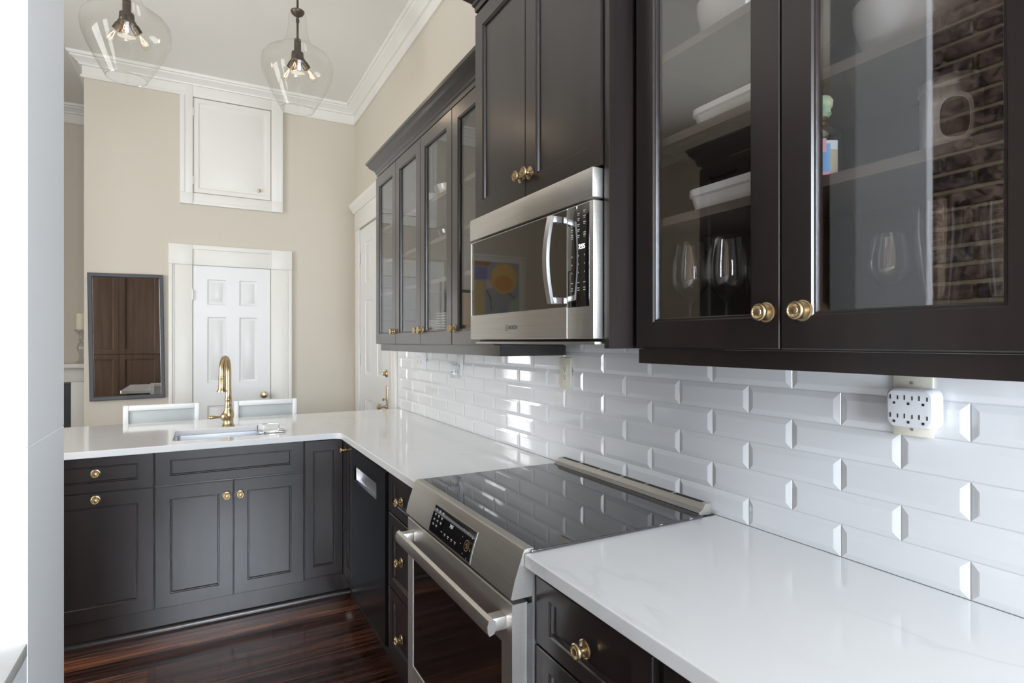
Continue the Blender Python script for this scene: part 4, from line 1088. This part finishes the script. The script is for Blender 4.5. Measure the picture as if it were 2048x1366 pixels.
# ------------------------------------------------------------------ pendants
def pendant(x, y, label):
    zb = 2.815
    t = thing('pendant_light', (x, y, zb), label, 'pendant lamp', 'glass pendants over the peninsula')
    prof = [(0.094, 0.0), (0.118, 0.040), (0.150, 0.098), (0.180, 0.160), (0.200, 0.215), (0.2065, 0.262), (0.200, 0.300), (0.180, 0.328), (0.145, 0.352), (0.105, 0.376), (0.078, 0.405), (0.062, 0.445), (0.055, 0.490), (0.052, 0.540), (0.050, 0.575), (0.046, 0.590)]
    bm = bm_new(); lathe(bm, prof, (x, y, zb), 'z', 56)
    obj('glass_shade', bm, 'pendant_glass', t, angle=60)
    bm = bm_new(); lathe(bm, [(0.0925, 0.0), (0.094, -0.002), (0.0955, 0.0), (0.094, 0.002)], (x, y, zb), 'z', 56, closed=True); obj('rim', bm, 'crystal', t, angle=60)
    bm = bm_new(); lathe(bm, [(0, 0.575), (0.010, 0.562), (0.034, 0.580), (0.040, 0.592), (0.040, 0.597), (0.012, 0.600), (0.009, 0.606), (0, 0.606)], (x, y, zb), 'z', 28)
    obj('cap', bm, 'bronze', t)
    bm = bm_new(); tube(bm, [(x, y, zb + 0.40), (x, y, HC - 0.02)], 0.0065, 12); tube(bm, [(x, y, zb + 0.53), (x, y, zb + 0.55)], 0.010, 12); obj('rod', bm, 'bronze', t)
    bm = bm_new(); lathe(bm, [(0, -0.025), (0.06, -0.025), (0.065, -0.015), (0.065, -0.0006), (0, -0.0006)], (x, y, HC), 'z', 28); obj('canopy', bm, 'bronze', t)
    bm = bm_new(); lathe(bm, [(0, 0.425), (0.020, 0.425), (0.020, 0.352), (0.034, 0.346), (0.036, 0.312), (0.030, 0.302), (0, 0.300)], (x, y, zb), 'z', 24); cl = obj('socket_cluster', bm, 'bronze', t)
    for k in range(3):
        a = math.radians(250 + 120 * k + (20 if x < -1.2 else 0)); dv = Vector((math.cos(a) * 0.62, math.sin(a) * 0.62, -0.78)).normalized()
        b0 = Vector((x, y, zb + 0.316)) + Vector((math.cos(a), math.sin(a), 0)) * 0.018
        bm = bm_new(); lathe(bm, [(0, 0), (0.019, 0), (0.019, 0.030), (0.0215, 0.032), (0.0215, 0.066), (0.018, 0.068), (0, 0.068)], b0, dv, 20); so = obj('socket', bm, 'bronze', t)
        bm = bm_new(); lathe(bm, [(0.010, 0.066), (0.012, 0.078), (0.020, 0.098), (0.024, 0.118), (0.022, 0.134), (0.013, 0.146), (0, 0.150)], b0, dv, 20); obj('bulb', bm, 'bulb_glass', so, angle=60)
        bm = bm_new(); u_ = dv.orthogonal().normalized()
        for s in (-1, 1): tube(bm, [b0 + dv * 0.078 + u_ * 0.003 * s, b0 + dv * 0.105 + u_ * 0.008 * s, b0 + dv * 0.128 + u_ * 0.005 * s], 0.0011, 6)
        obj('filament', bm, 'filament', so)
    d = bpy.data.lights.new('pendant_glow', 'POINT'); d.energy = 0.7; d.color = (1.0, 0.78, 0.55); d.shadow_soft_size = 0.05
    lo = bpy.data.objects.new('pendant_glow', d); COL.objects.link(lo); lo.parent = t; lo.location = (0, 0, 0.17)
pendant(-0.790, 3.66, 'clear glass bell pendant hanging nearer the tiled wall')
pendant(-1.652, 3.66, 'clear glass bell pendant hanging nearer the pier')

# ------------------------------------------------------------------ mirror
t = thing('wall_mirror', (-1.818, YB - 0.02, 0.94), 'rectangular mirror in a dark frame hanging beside the closet door', 'mirror')
bm = bm_new(); M0 = FY(YB - 0.002)
def ins(i, w): return (-2.073 + i, -1.564 - i, 0.945 + i, 1.958 - i, w)
rect_loops(bm, M0, [ins(0, 0), ins(0, 0.030), ins(0.004, 0.034), ins(0.026, 0.030), ins(0.030, 0.022), ins(0.030, 0), ins(0, 0)])
bmesh.ops.remove_doubles(bm, verts=bm.verts, dist=1e-6)
obj('frame', bm, 'mirror_frame', t)
bm = bm_new(); mbox(bm, M0, -2.0425, -1.5945, 0.9755, 1.9275, 0.010, 0.014); obj('mirror_glass', bm, 'mirror_glass', t)
t.rotation_euler = (0, math.radians(-0.9), 0)

# ------------------------------------------------------------------ chairs behind the peninsula
def chair(xc, yb, w, label):
    t = thing('bar_chair', (xc, yb - 0.2, 0), label, 'chair', 'white bar chairs behind the peninsula')
    x0, x1 = xc - w / 2, xc + w / 2; zt = 0.998
    for x in (x0, x1 - 0.030):
        bm = bm_new(); box(bm, x, x + 0.030, yb - 0.022, yb + 0.012, 0.0, zt, 0.003); obj('back_post', bm, 'chair_white', t)
        bm = bm_new(); box(bm, x, x + 0.034, yb - 0.42, yb - 0.386, 0.0, 0.60, 0.003); obj('leg', bm, 'chair_white', t)
    bm = bm_new(); box(bm, x0 + 0.0305, x1 - 0.0305, yb - 0.022, yb + 0.012, zt - 0.034, zt, 0.003); obj('top_rail', bm, 'chair_white', t)
    bm = bm_new(); box(bm, x0 + 0.0305, x1 - 0.0305, yb - 0.022, yb + 0.012, 0.665, 0.700, 0.003); obj('lower_rail', bm, 'chair_white', t)
    bm = bm_new(); box(bm, x0 + 0.031, x1 - 0.031, yb - 0.012, yb + 0.006, 0.7005, zt - 0.0345, 0.003); obj('back_pad', bm, 'chair_fabric', t)
    bm = bm_new(); box(bm, x0, x1, yb - 0.425, yb - 0.024, 0.601, 0.640, 0.006); obj('seat', bm, 'chair_white', t)
    bm = bm_new(); box(bm, x0 + 0.01, x1 - 0.01, yb - 0.418, yb - 0.03, 0.6405, 0.680, 0.015); obj('cushion', bm, 'chair_fabric', t)
    for z in (0.22, 0.36):
        bm = bm_new(); box(bm, x0 + 0.035, x1 - 0.035, yb - 0.414, yb - 0.390, z, z + 0.024, 0.002); obj('stretcher', bm, 'chair_white', t)
chair(-1.528, 4.42, 0.430, 'white bar chair with grey back panel standing in front of the closet door hinge side')
chair(-0.897, 4.42, 0.412, 'white bar chair with grey back panel standing behind the brass faucet towards the tiled wall')

# ------------------------------------------------------------------ tall pantry cabinet (seen in mirror and glass)
t = thing('pantry_cabinet', (-2.2, 1.96, 0), 'tall dark pantry cabinet, lit brown put into its colour, reflected in the wall mirror', 'cabinet')
bm = bm_new(); box(bm, -2.70, -1.7715, 1.64, 2.279, 0, 2.385); obj('body', bm, 'pantry_wood_lit', t)
Mx = lambda u, v, w: (-1.7710 + w, u, v)
for a, b in ((1.645, 1.958), (1.962, 2.276)):
    for z0, z1 in ((0.10, 1.245), (1.252, 2.36)):
        dq = door(t, Mx, a, b, z0, z1, mat='walnut_dark', su=0.06, sv=0.06)
        kz = 1.30 if z0 > 1 else 1.19; ky = b - 0.03 if a < 1.8 else a + 0.03
        bm = bm_new(); lathe(bm, knob_profile(), (-1.7510, ky, kz), Vector((1, 0, 0)), 24); obj('knob', bm, 'brass', dq)
My = lambda u, v, w: (u, 2.2795 + w, v)
for a, b in ((-2.698, -2.222), (-2.218, -1.774)):
    for z0, z1 in ((0.10, 1.245), (1.252, 2.36)): door(t, My, a, b, z0, z1, mat='pantry_wood_lit', su=0.06, sv=0.06, name='end_door')  # end faces take the lit brown tone instead of the dark wood
bm = bm_new(); sweep(bm, [(o_ * 0.75, z) for o_, z in KC(2.3855)], [(-2.70, 2.290), (-1.762, 2.290), (-1.762, 1.64)], 1); obj('crown', bm, 'walnut_dark', t)

# ------------------------------------------------------------------ fireplace, candle, painting in the alcove
t = thing('fireplace', (-3.0, 6.7, 0), 'white fireplace mantel with dark slate surround beyond the closet wall', 'fireplace')
bm = bm_new(); box(bm, -3.68, -2.38, 6.742, 6.7985, 0.0, 1.012); sl = obj('slate_surround', bm, 'slate', t)
bm = bm_new(); box(bm, -3.40, -2.66, 6.7405, 6.7418, 0.02, 0.80); obj('firebox', bm, 'slot_dark', sl)
for x0, x1 in ((-3.86, -3.681), (-2.379, -2.18)):
    bm = bm_new(); box(bm, x0, x1, 6.70, 6.7985, 0, 1.030, 0.004); box(bm, x0 - 0.008, x1 + 0.008, 6.69, 6.798, 0, 0.14, 0.004); obj('pilaster', bm, 'mantel_white', t)
bm = bm_new(); box(bm, -3.87, -2.17, 6.69, 6.7985, 1.0305, 1.160, 0.004); obj('frieze', bm, 'mantel_white', t)
bm = bm_new(); box(bm, -3.93, -2.13, 6.60, 6.7985, 1.1605, 1.205, 0.008); obj('mantel_shelf', bm, 'mantel_white', t)
bm = bm_new(); lathe(bm, [(0, 0), (0.050, 0), (0.052, 0.008), (0.030, 0.020), (0.014, 0.045), (0.020, 0.060), (0.012, 0.072), (0.018, 0.090), (0.034, 0.125), (0.038, 0.150), (0.030, 0.180), (0.014, 0.205), (0.022, 0.222), (0.012, 0.240), (0.016, 0.270), (0.045, 0.300), (0.060, 0.312), (0.060, 0.318), (0, 0.318)], (-2.295, 6.68, 1.2055), 'z', 28)
tag(obj('candle_holder', bm, 'crystal', angle=50), 'turned clear glass candle holder on the mantel shelf', 'candle holder')
bm = bm_new(); lathe(bm, [(0, 0), (0.044, 0), (0.045, 0.002), (0.045, 0.148), (0.040, 0.152), (0.010, 0.147), (0, 0.147)], (-2.295, 6.68, 1.5240), 'z', 28)
cd = tag(obj('pillar_candle', bm, 'candle_wax'), 'cream pillar candle on the glass holder', 'candle')
bm = bm_new(); tube(bm, [(-2.295, 6.68, 1.668), (-2.295, 6.68, 1.684)], 0.0012, 6); obj('wick', bm, 'slot_dark', cd)

t = thing('framed_painting', (-3.02, 6.78, 1.55), 'framed abstract painting in orange and grey above the mantel', 'painting')
x0, x1, z0, z1 = -3.45, -2.60, 1.56, 2.56
M0 = FY(YA - 0.0015)
bm = bm_new()
def ins(i, w): return (x0 + i, x1 - i, z0 + i, z1 - i, w)
rect_loops(bm, M0, [ins(0, 0), ins(0, 0.028), ins(0.022, 0.028), ins(0.022, 0), ins(0, 0)])
bmesh.ops.remove_doubles(bm, verts=bm.verts, dist=1e-6); obj('frame', bm, 'trim_white', t)
bm = bm_new(); mbox(bm, M0, x0 + 0.023, x1 - 0.023, z0 + 0.023, z1 - 0.023, 0.002, 0.010); obj('mat_board', bm, 'paint_mat', t)
# canvas in flat painted shapes (u, v from 0 to 1)
cx0, cx1, cz0, cz1 = x0 + 0.09, x1 - 0.09, z0 + 0.09, z1 - 0.09
def shape(name, mat, pts, d):
    bm = bm_new(); prism(bm, pts, lambda q, k: (cx0 + (cx1 - cx0) * q[0], YA - 0.0118 - d - (0.0006 if k else 0), cz0 + (cz1 - cz0) * q[1])); obj(name, bm, mat, t)
def ell(cx_, cy_, a, b, n=28, r0=0, r1=360): return [(cx_ + a * math.cos(math.radians(r0 + (r1 - r0) * k / n)), cy_ + b * math.sin(math.radians(r0 + (r1 - r0) * k / n))) for k in range(n)]
shape('paint_patch', 'paint_grey', [(0, 0), (1, 0), (1, 1), (0, 1)], 0.0)
shape('paint_patch', 'paint_ochre', ell(0.34, 0.74, 0.30, 0.25), 0.0008)
shape('paint_patch', 'paint_orange', ell(0.36, 0.66, 0.20, 0.13), 0.0016)
shape('paint_patch', 'paint_violet', [(0.72, 0.72), (1, 0.70), (1, 0.92), (0.72, 0.90)], 0.0008)
shape('paint_patch', 'paint_rust', [(0.70, 0.92), (1, 0.93), (1, 1), (0.62, 1)], 0.0008)
shape('paint_patch', 'paint_sand', [(0.78, 0.02), (1, 0.0), (1, 0.69), (0.78, 0.68)], 0.0008)
shape('paint_patch', 'paint_pink', [(0.60, 0.58), (0.74, 0.56), (0.74, 0.70), (0.60, 0.70)], 0.0008)
shape('paint_patch', 'paint_blue', [(0.30, 0.0), (0.52, 0.0), (0.50, 0.14), (0.32, 0.26)], 0.0008)
shape('paint_patch', 'paint_green', [(0.02, 0.10), (0.26, 0.04), (0.22, 0.34), (0.02, 0.44)], 0.0008)
shape('paint_line', 'paint_line', [(0.10, 0.42), (0.26, 0.50), (0.27, 0.52), (0.10, 0.44)], 0.0016)
shape('paint_line', 'paint_line', [(0.62, 0.20), (0.64, 0.20), (0.66, 0.40), (0.74, 0.53), (0.72, 0.54), (0.64, 0.42)], 0.0016)

# windows
window(1, MRW, -1.65, -0.45, 0.75, 2.75, 0.16, 'tall sash window behind the kitchen end')
window(2, MLW, 0.55, 1.75, 0.55, 2.95, 0.16, 'tall sash window of the dining room nearer the kitchen')
window(3, MLW, 2.60, 3.80, 0.55, 2.95, 0.16, 'tall sash window of the dining room nearer the fireplace')
window(4, MWR, -1.95, -0.75, 1.05, 2.60, 0.12, 'added sash window for the pier fill light, out of view behind the near worktop')  # invented window, only there to carry the fill light
